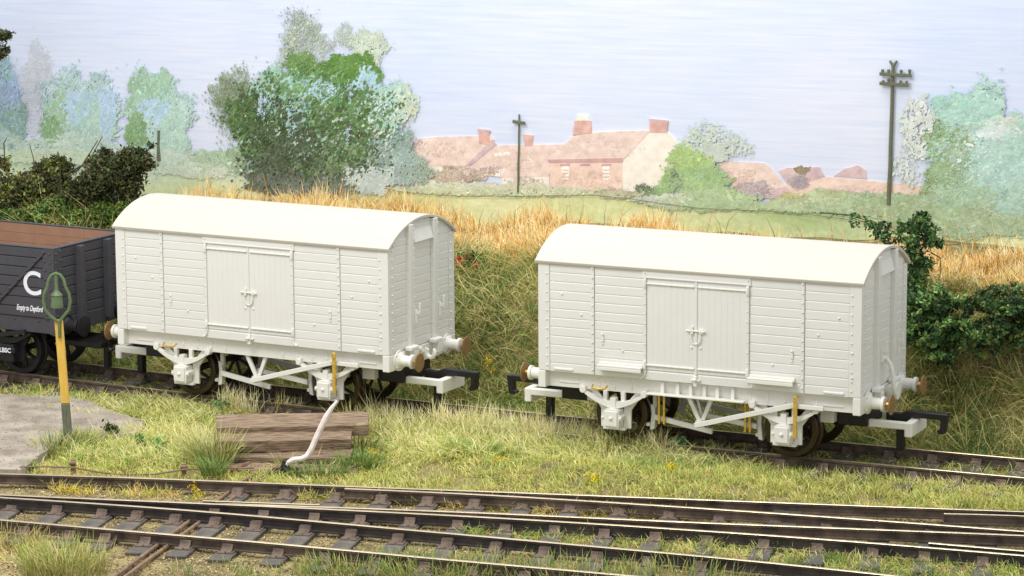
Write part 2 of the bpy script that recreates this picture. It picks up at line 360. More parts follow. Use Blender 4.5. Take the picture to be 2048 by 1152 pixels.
    # small bolts and label clips on the planks
    for x, z in ((-2.05, 2.17), (-1.3, 1.62), (2.1, 2.15), (1.33, 1.6), (2.45, 2.45), (-2.4, 2.5), (2.68, 1.9), (2.68, 1.5)):
        q = MB(); q.stud((x, -1.145 if abs(x) < 2.63 else -1.155, z), .018); q.build('bolt', W_, T)
    for x, z in ((-1.66, 1.8), (1.66, 1.78)):
        q = MB(); q.box(x-.022, x+.022, -1.165, -1.143, z-.05, z+.06); q.stud((x, -1.16, z+.075), .02); q.stud((x, -1.15, z-.09), .015); q.build('label_clip', C_, T, bevel=.004)
    for sx in (-1, 1):
        q = MB(); x0, x1 = sorted((sx*2.2, sx*2.55)); q.box(x0, x1, -1.165, -1.14, ZB+.025, ZB+.065); q.build('grab_plate', C_, T, bevel=.008)
        q = MB(); x0, x1 = sorted((sx*2.15, sx*2.5)); q.box(x0, x1, -1.035, -1.01, .97, 1.0); q.build('sole_plate', U_, T, bevel=.006)
    # roof
    r = MB(); n = 22; out = [(1.215*math.cos(PI*i/n)*1, None) for i in range(n+1)]
    top = [(-1.2+2.4*i/n, arc_z(-1.2+2.4*i/n)) for i in range(n+1)]; bot = [(y*.985, z-.05) for y, z in top]
    prof = top+bot[::-1]
    r.prism(prof, -L2-.043, L2+.043, lambda u, v, w: (w, u, v)); r.build('roof', 'roof', T, bevel=.008, smooth=True)
    # ends: stanchions, hood, lamp irons, hooks, buffers, couplings
    for sx in (-1, 1):
        for y in (-.42, .42):
            c = MB(); zt = arc_z(y)-.055; x0, x1 = sorted((sx*2.78, sx*2.895)); c.box(x0, x1, y-.085, y+.05, ZH+.06, zt)
            x0, x1 = sorted((sx*2.78, sx*2.855)); c.box(x0, x1, y+.05, y+.125, ZB+.1, zt-.01)
            for i in range(12): c.stud((sx*2.855, y+.09, ZB+.2+i*(zt-ZB-.3)/11), .026, (sx, 0, 0))
            c.build('end_post', W_, T, bevel=.006)
            c = MB(); x0, x1 = sorted((sx*2.83, sx*2.97)); c.box(x0, x1, y-.2, y+.07, ZB-.01, ZB+.07); c.box(x0, x1, y-.1, y+.06, ZB-.2, ZB-.01); c.build('post_foot', U_, T, bevel=.016)
            if sx > 0:
                c = MB(); c.box(2.87, 2.93, y+.06, y+.1, 1.62, 1.86); c.box(2.93, 2.99, y+.06, y+.1, 1.78, 1.83); c.box(2.97, 3.0, y+.06, y+.1, 1.78, 1.98); c.build('lamp_iron', C_, T, bevel=.005)
        c = MB(); c.prism([(2.8, 3.25), (2.835, 3.25), (2.89, 3.03), (2.8, 3.03)], -.325, .325, lambda u, v, w: (sx*u, w, v)); c.build('vent_hood', W_, T, bevel=.006)
        c = MB(); x0, x1 = sorted((sx*2.70, sx*(L2+.005))); c.box(x0, x1, -WY-.012, WY+.012, ZH, ZB-.004); c.build('headstock', U_, T, bevel=.01)
        for y in (-.8314, .8314):
            f = MB(); f.lathe([(0, .185), (.03, .18), (.03, .15), (.06, .13), (.08, .098), (.25, .092), (.255, .125), (.30, .122), (.31, .1)], (sx*(L2+.004), y, 1.047), (sx, 0, 0), 24)
            for a in range(4): f.stud((sx*(L2+.02), y+.15*math.cos(a*PI/2+.78), 1.047+.15*math.sin(a*PI/2+.78)), .026, (sx, 0, 0))
            bo = f.build('buffer', C_, T, smooth=True)
            f = MB(); f.lathe([(.305, .042), (.40, .042)], (sx*L2, y, 1.047), (sx, 0, 0), 14); f.build('buffer_ram', 'ram', bo, smooth=True)
            f = MB(); f.lathe([(.39, .06), (.405, .163), (.415, .167), (.425, .156), (.428, .02)], (sx*L2, y, 1.047), (sx, 0, 0), 28); f.build('buffer_head', 'bronze', bo, smooth=True)
        # draw hook: an open C standing upright
        if not (steps and sx > 0):
            c = MB(); P = [(sx*(L2+.0), 0, 1.05), (sx*(L2+.06), 0, 1.06)]
            for a in np.linspace(PI*.8, PI*2.25, 13): P.append((sx*(L2+.16+.085*math.cos(a)), .0, 1.06+.095*math.sin(a)))
            c.tube(P, [.04, .045]+[.042]*11+[.03, .022], 8); c.stud((sx*(L2+.0), -.12, 1.12), .05, (sx, 0, 0)); c.build('draw_hook', C_, T, smooth=True)
        else:
            c = MB(); c.tube([(2.85, -.06, 1.62), (2.9, -.07, 1.63), (2.97, -.08, 1.55), (3.02, -.09, 1.38), (3.03, -.09, 1.2), (3.04, -.06, 1.08), (3.05, 0, 1.02)], .035, 8); c.stud((2.84, -.06, 1.62), .05, (1, 0, 0)); c.build('brake_pipe', C_, T, smooth=True)
            c = MB(); c.lathe([(0, .06), (.1, .12), (.2, .15), (.22, .14)], (2.84, .08, 1.08), (1, 0, 0), 18); c.build('draw_hook_plate', C_, T, smooth=True)
        # tension lock coupling: open frame, bent hook and drop arm
        c = MB()
        for y0, y1 in ((-.40, -.29), (.29, .40)):
            a, d = sorted((sx*2.6, sx*3.34)); c.box(a, d, y0, y1, .55, .67)
        a, d = sorted((sx*3.32, sx*3.45)); c.box(a, d, -.40, .40, .43, .672); c.build('coupling_frame', C_, T, bevel=.016)
        c = MB(); a, d = sorted((sx*2.2, sx*2.72)); c.box(a, d, -.46, .46, .56, .87); c.build('coupling_pocket', 'black', T, bevel=.012)
        c = MB(); c.prism([(2.95, .60), (3.12, .60), (3.3, .70), (3.92, .68), (3.93, .48), (3.84, .47), (3.83, .55), (3.78, .56), (3.76, .64), (3.96, .66), (3.97, .80), (3.25, .83), (3.1, .76), (2.95, .75)][0:6]+[(3.80, .60), (3.74, .61), (3.30, .62), (3.2, .56), (2.95, .56)] if False else
                          [(2.9, .58), (3.2, .58), (3.34, .69), (3.82, .69), (3.81, .54), (3.76, .50), (3.8, .45), (3.9, .47), (3.94, .79), (3.28, .80), (3.14, .74), (2.9, .74)], -.07, .07, lambda u, v, w: (sx*u, w, v)); c.build('coupling_hook', 'black', T, bevel=.012)
        c = MB(); a, d = sorted((sx*3.08, sx*3.2)); c.box(a, d, -.07, .07, .12, .6); c.build('drop_arm', 'black', T, bevel=.012)
    # solebars, underframe
    for sy in (-1, 1):
        c = MB(); y0, y1 = sorted((sy*1.02, sy*.95)); c.box(-2.7, 2.7, y0, y1, .895, ZB-.004)
        for x in (-2.05, -1.78, -1.5, -1.2, -.9, -.6, .6, .9, 1.2, 1.5, 1.78, 2.05): c.stud((x, sy*1.02, .98), .018, (0, sy, 0)); c.box(x-.02, x+.02, min(sy*1.03, sy*.99), max(sy*1.03, sy*.99), .93, 1.09)
        c.build('solebar', U_, T, bevel=.006)
    c = MB(); c.box(-2.6, 2.6, -.95, .95, 1.08, ZB-.006); c.build('floor', 'black', T)
    for sx in (-1, 1):
        c = MB(); a, d = sorted((sx*1.95, sx*2.19)); c.box(a, d, -.6, .6, .6, 1.07); c.build('axle_bracket', U_, T, bevel=.012)
    for sx in (-1, 1):
        ax = MB(); ax.tube([(sx*1.503, -.85, .463), (sx*1.503, .85, .463)], .06, 12); ax.build('axle', 'wheel', T, smooth=True)
        for sy in (-1, 1):
            x = sx*1.503; wb = MB(); wb.lathe([(-.09, .09), (-.075, .10), (.075, .10), (.09, .09)], (x, sy*.64, .463), (0, sy, 0), 16)
            for k in range(8):
                a = 2*PI*k/8+.3; dv = Vector((math.cos(a), 0, math.sin(a))); p0 = Vector((x, sy*.64, .463))+dv*.08; p1 = Vector((x, sy*.64, .463))+dv*.39
                wb.bar(p0, p1, .05, .05)
            wo = wb.build('wheel', 'wheel', T, bevel=.008)
            t_ = MB(); t_.lathe([(.075, .36), (.085, .37), (.085, .452), (.075, .463), (-.05, .466), (-.065, .50), (-.09, .505), (-.10, .48), (-.10, .37), (-.085, .36)], (x, sy*.64, .463), (0, sy, 0), 40, closed=True)
            t_.build('tyre', 'tyre', wo, smooth=True)
            # leaf spring
            sp = MB(); y0, y1 = sorted((sy*1.085, sy*.99)); P = [(-.55+1.1*i/14, .90-.165*(1-(abs(-.55+1.1*i/14)/.55)**2)) for i in range(15)]
            Q = [(u, v-.05-.075*(1-abs(u)/.55)) for u, v in P]
            sp.prism(P+Q[::-1], y0, y1, lambda u, v, w: (x+u, w, v))
            for sg in (-1, 1): sp.lathe([(-.06, .055), (.06, .055)], (x+sg*.55, sy*1.04, .895), (0, 1, 0), 12); sp.box(x+sg*.55-.05, x+sg*.55+.05, y0, y1, .9, .96)
            sp.box(x-.05, x+.05, min(sy*1.10, sy*.98), max(sy*1.10, sy*.98), .60, .80)
            for sg in (-1, 1): sp.box(x+sg*.16-.035, x+sg*.16+.035, min(sy*1.05, sy*.98), max(sy*1.05, sy*.98), .74, .90)
            sp.build('leaf_spring', U_, T, bevel=.005)
            wi = MB(); y0, y1 = sorted((sy*.96, sy*.91))
            for sg in (-1, 1): wi.prism([(sg*.14, .30), (sg*.27, .30), (sg*.27, .58), (sg*.5, .90), (sg*.36, .90), (sg*.14, .64)][::sg], y0, y1, lambda u, v, w: (x+u, w, v))
            wi.box(x-.27, x+.27, y0-.002, y1+.002, .27, .32); wi.build('axle_guard', U_, T, bevel=.006)
            ab = MB(); a0, a1 = sorted((sy*1.16, sy*.95))
            ab.prism([(-.125, .30), (.125, .30), (.135, .36), (.135, .42), (.185, .44), (.185, .50), (.135, .53), (.135, .59), (.10, .62), (-.10, .62), (-.135, .59), (-.135, .53), (-.185, .50), (-.185, .44), (-.135, .42), (-.135, .36)], a0, a1, lambda u, v, w: (x+u, w, v))
            ab.box(x-.11, x+.11, min(sy*1.185, sy*1.1), max(sy*1.185, sy*1.1), .335, .585)
            for sg in (-1, 1): ab.stud((x+sg*.155, sy*1.16, .47), .02, (0, sy, 0))
            ab.stud((x, sy*1.185, .47), .03, (0, sy, 0))
            ab.box(x-.2, x+.2, min(sy*1.05, sy*.95), max(sy*1.05, sy*.95), .25, .295); ab.build('axlebox', U_, T, bevel=.012)
            # brake shoe + hanger
            xi = x-sx*.53; sh = MB(); y0, y1 = sorted((sy*.70, sy*.58))
            sh.prism([(xi-sx*.05, .24), (xi+sx*.03, .22), (xi+sx*.015, .36), (xi+sx*.0, .50), (xi+sx*.02, .66), (xi-sx*.06, .66), (xi-sx*.075, .45)], y0, y1, lambda u, v, w: (u, w, v))
            sh.box(xi-.1, xi-.03, y0, y1, .28, .34); sh.box(xi-sx*.05-.035, xi-sx*.05+.035, y0+.02, y1-.02, .6, 1.0); sh.build('brake_shoe', U_, T, bevel=.008)
            rd = MB(); rd.bar((xi-sx*.06, sy*.72, .46), (sx*.0-sx*.13, sy*.72, .30 if sx < 0 else .585), .06, .09); rd.build('push_rod', U_, T, bevel=.008)
    for sy in (-1, 1):
        v = MB(); v.bar((-.2, sy*.95, .9), (.0, sy*.95, .50), .06, .07); v.bar((.2, sy*.95, .9), (.04, sy*.95, .50), .06, .07); v.lathe([(-.12, .07), (.08, .07)], (.02, sy*.95, .49), (0, 1, 0), 14)
        if steps: v.bar((-.1, sy*.85, .9), (.02, sy*.85, .5), .05, .05)
        v.build('brake_hanger', U_, T, bevel=.007)
        lv_ = MB(); P = [(-.05, .49), (1.7, .95), (2.2, .94)]
        lv_.bar((-.03, sy*1.12, .47), (1.67, sy*1.12, .955), .045, .085); lv_.bar((1.64, sy*1.12, .953), (2.2, sy*1.12, .945), .045, .075); lv_.build('brake_lever', C_, T, bevel=.008)
        g_ = MB(); yy = sy*1.185; y0, y1 = sorted((yy, yy-sy*.03)); g_.box(1.70, 1.765, y0, y1, .43, 1.10)
        if not steps:
            for i in range(11): g_.stud((1.7325, yy, .49+i*.045), .010, (0, sy, 0))
            g_.lathe([(0, .055), (.03, .05)], (1.74, yy, 1.1), (0, sy, 0), 12)
        else: g_.box(1.70, 1.765, min(yy, yy+sy*-.10), max(yy, yy-sy*.10), 1.09, 1.12)
        g_.build('lever_guard', 'brass', T, bevel=.005)
        h = MB(); h.tube([(-1.87, sy*1.08, .99), (-1.86, sy*1.15, .955), (-1.74, sy*1.165, .945), (-1.62, sy*1.15, .955), (-1.61, sy*1.08, .99)], .018, 8); h.build('tie_handle', 'brass', T, smooth=True)
    if steps:
        for x0, x1 in ((-1.72, -.93), (.93, 1.72)):
            c = MB(); c.box(x0, x1, -1.27, -1.15, 1.35, 1.385); c.box(x0, x1, -1.175, -1.15, 1.385, 1.42)
            c.box(x0, x1, -1.27, -1.245, 1.29, 1.35); c.build('step_board', C_, T, bevel=.008)
        c = MB(); c.box(-.86, .86, -1.22, -1.08, .935, .965); c.build('foot_board', C_, T, bevel=.006)
        for x in (-.62, -.35, -.12, .12, .35, .62): 
            c = MB(); c.box(x-.03, x+.03, -1.09, -1.015, .96, 1.16); c.build('board_bracket', U_, T, bevel=.004)
        for x in (-.80, -.71, .73, .81):
            c = MB(); c.box(x-.018, x+.018, -.80, -.77, .38, .95); c.box(x-.018, x+.018, -.80, -.62, .36, .38); c.build('safety_loop', 'brass', T, bevel=.004)
    return T
vanA = van('box_van', (-4.061, 0, 0), -.4934, 'white box van on the left without step boards, hook on its end, punched brass strip', False)
vanB = van('box_van', (3.488, -3.7634, .005), -.4407, 'white box van on the right with two step boards and a bent end pipe', True)

# ------------------------------------------------------------------ the grey open wagon
def text_mesh(name, body, size, parent, m, depth=.004, shear=0., sx=1.):
    cu = bpy.data.curves.new(name, 'FONT'); cu.body = body; cu.size = size; cu.extrude = depth; cu.align_x = 'CENTER'; cu.align_y = 'CENTER'; cu.shear = shear; cu.offset = .012*size if body == 'C' else .02*size
    t = bpy.data.objects.new(name+'_tmp', cu); COL.objects.link(t); bpy.context.view_layer.update()
    me = bpy.data.meshes.new_from_object(t.evaluated_get(bpy.context.evaluated_depsgraph_get())); bpy.data.objects.remove(t)
    me.materials.clear(); me.materials.append(MAT[m]); me.name = name
    o = bpy.data.objects.new(name, me); COL.objects.link(o); o.parent = parent; o.rotation_euler = (PI/2, 0, 0); o.scale = (sx, 1, 1); return o
AW = -.505; cw = np.array([-8.345, 1.15]); half = 2.6
ctr = cw-np.array([math.cos(AW)*half+math.sin(AW)*1.15, math.sin(AW)*half-math.cos(AW)*1.15])
WG = empty('open_wagon', (ctr[0], ctr[1], 0), AW, 'dark grey open plank wagon lettered C with a brown inside at the left edge', 'railway wagon')
ZT = 2.48; nP = 7; ph = (ZT-ZB)/nP
for sy in (-1, 1):
    b = MB()
    for i in range(nP): b.box(-half+.05, half-.05, sy*1.11-.035, sy*1.11+.035, ZB+i*ph+.004, ZB+(i+1)*ph-.004)
    b.build('side_planking', 'grey', WG, bevel=.013)
    b = MB()
    for i in range(nP): b.box(-half+.06, half-.06, sy*1.11-sy*.038-.006, sy*1.11-sy*.038+.006, ZB+i*ph+.002, ZB+(i+1)*ph-.002)
    for x in (-1.6, -.55, .55, 1.6): b.box(x-.03, x+.03, sy*1.068-.008, sy*1.068+.008, ZB+.02, ZT-.02)
    for x in (-1.2, 1.25): b.box(x-.16, x+.16, sy*1.068-.008, sy*1.068+.008, ZB+1.0, ZB+1.02)
    b.build('inside_planking', 'brown', WG, bevel=.004)
    b = MB(); b.box(-half, half, sy*1.105-.045, sy*1.105+.045, ZT, ZT+.02); b.build('top_capping', 'grey', WG, bevel=.005)
for sx in (-1, 1):
    b = MB()
    for i in range(nP): b.box(sx*(half-.035)-.035, sx*(half-.035)+.035, -1.14, 1.14, ZB+i*ph+.004, ZB+(i+1)*ph-.004)
    b.build('end_planking', 'grey', WG, bevel=.013)
    b = MB(); b.box(sx*(half-.08)-.005, sx*(half-.08)+.005, -1.06, 1.06, ZB, ZT-.004); b.build('inside_end', 'brown', WG)
    b = MB(); b.box(sx*(half-.035)-.045, sx*(half-.035)+.045, -1.06, 1.06, ZT-.002, ZT+.022); b.build('end_capping', 'grey', WG, bevel=.005)
    for sy in (-1, 1):
        c = MB(); c.prism([(sx*(half-.24), sy*1.162), (sx*(half+.012), sy*1.162), (sx*(half+.012), sy*.93), (sx*(half-.0), sy*.93), (sx*(half-.0), sy*1.14), (sx*(half-.24), sy*1.14)], ZB+.0, ZT-.003, lambda u, v, w: (u, v, w))
        for i in range(8):
            z = ZB+.06+i*.165
            for dx in (.07, .19): c.stud((sx*(half-dx), sy*1.162, z+.02*(dx > .1)), .02, (0, sy, 0))
            c.stud((sx*(half+.012), sy*(1.10), z), .019, (sx, 0, 0)); 
            if i > 3: c.stud((sx*(half+.012), sy*(.97), z+.03), .019, (sx, 0, 0))
        c.build('corner_plate', 'grey', WG, bevel=.004)
    for y in (-.42, .42):
        c = MB(); a, d = sorted((sx*half, sx*(half+.13))); c.box(a, d, y-.07, y+.06, ZH+.1, ZT-.02); a, d = sorted((sx*half, sx*(half+.03))); c.box(a, d, y+.06, y+.15, ZB, ZT-.02)
        for i in range(10): c.stud((sx*(half+.03), y+.10, ZB+.08+i*.13), .021, (sx, 0, 0))
        c.build('end_post', 'grey', WG, bevel=.008)
    c = MB(); a, d = sorted((sx*(half-.13), sx*(half+.01))); c.box(a, d, -1.16, 1.16, ZH, ZB-.003); c.build('headstock', 'grey', WG, bevel=.01)
    for y in (-.8314, .8314):
        f = MB(); f.lathe([(0, .185), (.03, .18), (.03, .14), (.07, .1), (.25, .092), (.26, .125), (.30, .12)], (sx*(half+.01), y, 1.047), (sx, 0, 0), 20)
        bo = f.build('buffer', 'blackpaint', WG, smooth=True)
        f = MB(); f.lathe([(.3, .045), (.38, .05), (.39, .19), (.415, .2), (.425, .18)], (sx*half, y, 1.047), (sx, 0, 0), 24); f.build('buffer_head', 'blackpaint', bo, smooth=True)
    c = MB(); a, d = sorted((sx*(half-.4), sx*(half+.45))); c.box(a, d, -.4, .4, .55, .66); c.build('coupling_frame', 'black', WG, bevel=.012)
    c = MB(); a, d = sorted((sx*(half+.2), sx*(half+.95))); c.box(a, d, -.06, .06, .68, .8); a, d = sorted((sx*(half+.85), sx*(half+.95))); c.box(a, d, -.055, .055, .45, .68); c.build('coupling_hook', 'black', WG, bevel=.012)
    c = MB(); a, d = sorted((sx*(half+.25), sx*(half+.36))); c.box(a, d, -.06, .06, .12, .55); c.build('drop_arm', 'black', WG, bevel=.01)
    x = sx*1.45
    ax = MB(); ax.tube([(x, -.85, .463), (x, .85, .463)], .06, 12); ax.build('axle', 'black', WG)
    for sy in (-1, 1):
        wb = MB(); wb.lathe([(-.09, .1), (.09, .1)], (x, sy*.64, .463), (0, sy, 0), 16)
        for k in range(8):
            a = 2*PI*k/8+.2; dv = Vector((math.cos(a), 0, math.sin(a))); p = Vector((x, sy*.64, .463)); wb.bar(p+dv*.08, p+dv*.39, .05, .05)
        wo = wb.build('wheel', 'black', WG); t_ = MB(); t_.lathe([(.075, .36), (.085, .37), (.085, .452), (.075, .463), (-.05, .466), (-.065, .50), (-.09, .505), (-.10, .48), (-.10, .37), (-.085, .36)], (x, sy*.64, .463), (0, sy, 0), 36, closed=True); t_.build('tyre', 'blackpaint', wo, smooth=True)
        ab = MB(); a0, a1 = sorted((sy*1.15, sy*.95)); ab.box(x-.15, x+.15, a0, a1, .29, .62); a0, a1 = sorted((sy*1.18, sy*1.1)); ab.box(x-.2, x+.2, a0, a1, .46, .57); abo = ab.build('axlebox', 'blackpaint', WG, bevel=.02)
        if sy < 0:
            t_ = text_mesh('axlebox_lettering', 'LBSC', .12, abo, 'letter'); t_.location = (x, -1.186, .515)
        sp = MB(); P = [(-.5+i/14, .88-.14*(1-(abs(-.5+i/14)/.5)**2)) for i in range(15)]; sp.prism(P+[(u, v-.05-.07*(1-abs(u)/.5)) for u, v in P][::-1], min(sy*1.07, sy*.98), max(sy*1.07, sy*.98), lambda u, v, w: (x+u, w, v)); sp.build('leaf_spring', 'blackpaint', WG, bevel=.004)
        wi = MB(); y0, y1 = sorted((sy*.96, sy*.91))
        for sg in (-1, 1): wi.prism([(sg*.14, .30), (sg*.27, .30), (sg*.27, .58), (sg*.5, .90), (sg*.36, .90), (sg*.14, .64)][::sg], y0, y1, lambda u, v, w: (x+u, w, v))
        wi.build('axle_guard', 'blackpaint', WG)
        # the strap running up to the corner
        if True:
            c = MB(); p0 = Vector((sx*(half-.2), sy*1.168, ZT-.06)); p1 = Vector((sx*(half-1.45), sy*1.168, ZB+.1)); c.bar(p0, p1, .03, .06)
            for i in range(7): q = p0.lerp(p1, i/6.3); c.stud((q.x, sy*1.183, q.z), .022, (0, sy, 0))
            c.build('diagonal_strap', 'grey', WG, bevel=.004)
for sy in (-1, 1):
    c = MB(); y0, y1 = sorted((sy*1.12, sy*1.0)); c.box(-half+.1, half-.1, y0, y1, .90, ZB-.003)
    for i in range(9): c.stud((-2.2+i*.55, sy*1.12, 1.12), .02, (0, sy, 0))
    c.build('solebar', 'blackpaint' if False else 'grey', WG, bevel=.008)
    c = MB(); c.bar((-.1, sy*1.15, .55), (1.9, sy*1.15, .9), .04, .08); c.build('brake_lever', 'blackpaint', WG)
c = MB(); c.box(-half+.09, half-.09, -1.06, 1.06, 1.12, ZB+.03); c.build('floor', 'brown', WG)
t_ = text_mesh('letter_c', 'C', .62, WG, 'letter', sx=1.0); t_.location = (half-.50, -1.149, 1.80)
t_.data.transform(Matrix.Scale(1.0, 4))
t_ = text_mesh('lettering', 'Empty to Deptford', .145, WG, 'letter', shear=.35, sx=.53); t_.location = (half-.58, -1.149, 1.345)

# ------------------------------------------------------------------ bell post
pb = at(137, 882, -.09); BP = empty('bell_post', pb, 0, 'leaning yellow and green post topped by a green bell sign on the grey hardstanding', 'sign post')
q0 = Vector((0, 0, 0)); lean = -.048
def lp(x, z): return Vector((x+lean*z, 0, z))
c = MB(); 
def postbox(m, z0, z1, w, mi=0):
    a, b = lp(0, z0), lp(0, z1); hw = w/2
    m.add([(a.x-hw, -hw, a.z), (a.x+hw, -hw, a.z), (a.x+hw, hw, a.z), (a.x-hw, hw, a.z), (b.x-hw, -hw, b.z), (b.x+hw, -hw, b.z), (b.x+hw, hw, b.z), (b.x-hw, hw, b.z)], [(0,3,2,1),(4,5,6,7),(0,1,5,4),(1,2,6,5),(2,3,7,6),(3,0,4,7)])
postbox(c, .66, 2.09, .13); c.build('post', 'yellow', BP, bevel=.012)
c = MB(); postbox(c, -.2, .655, .135); c.build('post_base', 'greypost', BP, bevel=.012)
c = MB()
loop = [(.03, 1.80), (.03, 1.98), (.045, 2.09), (.11, 2.17), (.20, 2.28), (.225, 2.43), (.205, 2.56), (.15, 2.67), (.12, 2.80), (.07, 2.875), (0, 2.9), (-.07, 2.875), (-.12, 2.80), (-.15, 2.67), (-.205, 2.56), (-.225, 2.43), (-.20, 2.28), (-.11, 2.17), (-.0, 2.08)]
c.tube([(lean*2.25+x, -.085, z) for x, z in loop], .027, 8); c.build('bell_outline', 'green', BP, smooth=True)
c = MB(); c.lathe([(0, .095), (.0, .104), (.20, .09), (.21, .1), (.235, .08), (.27, .045), (.31, .03), (.56, .03)], (lean*2.25, -.08, 2.32), (0, 0, 1), 18); c.build('bell', 'green', BP, smooth=True)

# ------------------------------------------------------------------ timber stack and lever
TA = at(430, 855, -.1); TB = at(705, 875, -.1)
tl = (('topmost old brown sleeper at the back of the stepped stack', (432, 856), (738, 850), .40, .55, .2),
      ('second old brown sleeper from the top of the stepped stack', (436, 883), (704, 878), .24, .64, .2),
      ('third old brown sleeper down the stepped stack', (446, 914), (700, 917), -.01, .40, .2),
      ('lowest old brown sleeper of the stepped stack, half buried in grass', (432, 938), (712, 943), -.15, .26, .2))
for lab, a, b, z, wd, th in tl:
    A_, B_ = at(*a, z), at(*b, z); d = B_-A_; ln = np.linalg.norm(d[:2]); an = math.atan2(d[1], d[0]); m = MB(); n = 16; vs = []
    for i in range(n+1):
        x = -ln/2+ln*i/n; j = [random.uniform(-.012, .012) for _ in range(8)]; ex = (.03*random.uniform(-1, 1) if i in (0, n) else 0)
        vs += [(x+ex, j[0]-.01, -th+j[1]), (x+ex, j[2], j[3]*.7), (x, wd*.5+j[4], j[5]*.5), (x-ex, wd+j[6], j[7]*.7), (x, wd, -th)]
    m.v = vs
    for i in range(n):
        for k in range(5): m.f.append((i*5+k, i*5+(k+1) % 5, i*5+5+(k+1) % 5, i*5+5+k))
    m.f += [(0, 1, 2, 3, 4), tuple(n*5+k for k in range(5))]; m.m = [0]*len(m.f)
    o = m.build('old_sleeper', 'timber', None, bevel=.007); mid = (A_+B_)/2; o.location = tuple(mid); o.rotation_euler = (.2, 0, an)
    tag(o, lab, 'sleeper', 'stacked old sleepers')
LV = empty('hand_lever', at(572, 946, -.2), 0, 'bent white painted hand lever in front of the stacked old sleepers', 'lever')
fz = lambda px, py, dy: (np.array(CAM+ray(px, py)*((at(572, 946, -.2)[1]+dy-CAM[1])/ray(px, py)[1]))-at(572, 946, -.2))
P = [fz(570, 945, 0), fz(570, 934, 0), fz(577, 925, -.02), fz(588, 919, -.03), fz(602, 918, 0), fz(613, 913, .03), fz(622, 900, .06), fz(636, 868, .12), fz(652, 835, .18), fz(662, 818, .2), fz(675, 802, .22)]
m = MB(); m.tube(P[1:], [.038, .042, .045, .045, .046, .048, .05, .052, .038, .025], 8); m.build('lever_arm', 'lever', LV, smooth=True)
m = MB(); m.lathe([(0, .085), (.1, .08), (.14, .05), (.2, .04)], P[0], (0, 0, 1), 12); m.build('pivot', 'black', LV, smooth=True)
m = MB(); m.box(-.3, .3, -.08, .08, .0, .05); m.box(-.22, .22, -.02, .02, .05, .09); m.build('lever_base', 'railside', LV, bevel=.008)

# ------------------------------------------------------------------ the painted backdrop
KB = 1.04                                                     # paint is this much lighter than it is seen
def rays(px, py): return FW[None]+RT[None]*((px-1024)/FPX)[:, None]-UP[None]*((py-576)/FPX)[:, None]
def boards(px, py):
    v = rays(np.asarray(px, float), np.asarray(py, float)); k = ((B0-CAM)@BN)/(v@BN); P = CAM+v*k[:, None]-B0
    return P@BU, P[:, 2]
def sky_material():
    m = bpy.data.materials.new('painted_sky'); m.use_nodes = True; nt = m.node_tree; n = nt.nodes; L = nt.links; b = n['Principled BSDF']
    b.inputs['Roughness'].default_value = .6; b.inputs['Specular IOR Level'].default_value = .2
    tcn = n.new('ShaderNodeTexCoord'); mp = n.new('ShaderNodeMapping'); mp.inputs['Scale'].default_value = (.3, 5.5, 1); mp.inputs['Rotation'].default_value = (0, 0, .012)
    L.new(tcn.outputs['Object'], mp.inputs['Vector'])
    a = n.new('ShaderNodeTexNoise'); a.inputs['Scale'].default_value = 2.2; a.inputs['Detail'].default_value = 7; a.inputs['Distortion'].default_value = .5; L.new(mp.outputs[0], a.inputs['Vector'])
    r = n.new('ShaderNodeValToRGB'); e = r.color_ramp.elements; e[0].position = .30; e[0].color = lin((214, 223, 244))+(1,); e[1].position = .76; e[1].color = lin((230, 233, 246))+(1,)
    L.new(a.outputs['Fac'], r.inputs['Fac'])
    c = n.new('ShaderNodeTexNoise'); c.inputs['Scale'].default_value = .16; c.inputs['Detail'].default_value = 2; L.new(tcn.outputs['Object'], c.inputs['Vector'])
    r2 = n.new('ShaderNodeValToRGB'); e = r2.color_ramp.elements; e[0].position = .4; e[0].color = (.90, .95, 1.0, 1); e[1].position = .6; e[1].color = (1, 1, 1, 1); L.new(c.outputs['Fac'], r2.inputs['Fac'])
    mx = n.new('ShaderNodeMix'); mx.data_type = 'RGBA'; mx.blend_type = 'MULTIPLY'; mx.inputs[0].default_value = 1; L.new(r.outputs[0], mx.inputs[6]); L.new(r2.outputs[0], mx.inputs[7]); L.new(mx.outputs[2], b.inputs['Base Color'])
    m2 = n.new('ShaderNodeMapping'); m2.inputs['Scale'].default_value = (.3, 14, 1); L.new(tcn.outputs['Object'], m2.inputs['Vector'])
    d = n.new('ShaderNodeTexNoise'); d.inputs['Scale'].default_value = 2; d.inputs['Detail'].default_value = 5; L.new(m2.outputs[0], d.inputs['Vector'])
    bp = n.new('ShaderNodeBump'); bp.inputs['Strength'].default_value = .12; bp.inputs['Distance'].default_value = .02; L.new(d.outputs['Fac'], bp.inputs['Height']); L.new(bp.outputs[0], b.inputs['Normal'])
    return m
MAT['sky'] = sky_material()
m = MB(); m.box(-16, 16, -.5, 10.5, -.12, 0); o = m.build('sky', 'sky'); tag(o, kind='structure')
o.matrix_world = Matrix(((BU[0], 0, BN[0], B0[0]), (BU[1], 0, BN[1], B0[1]), (0, 1, 0, 0), (0, 0, 0, 1)))

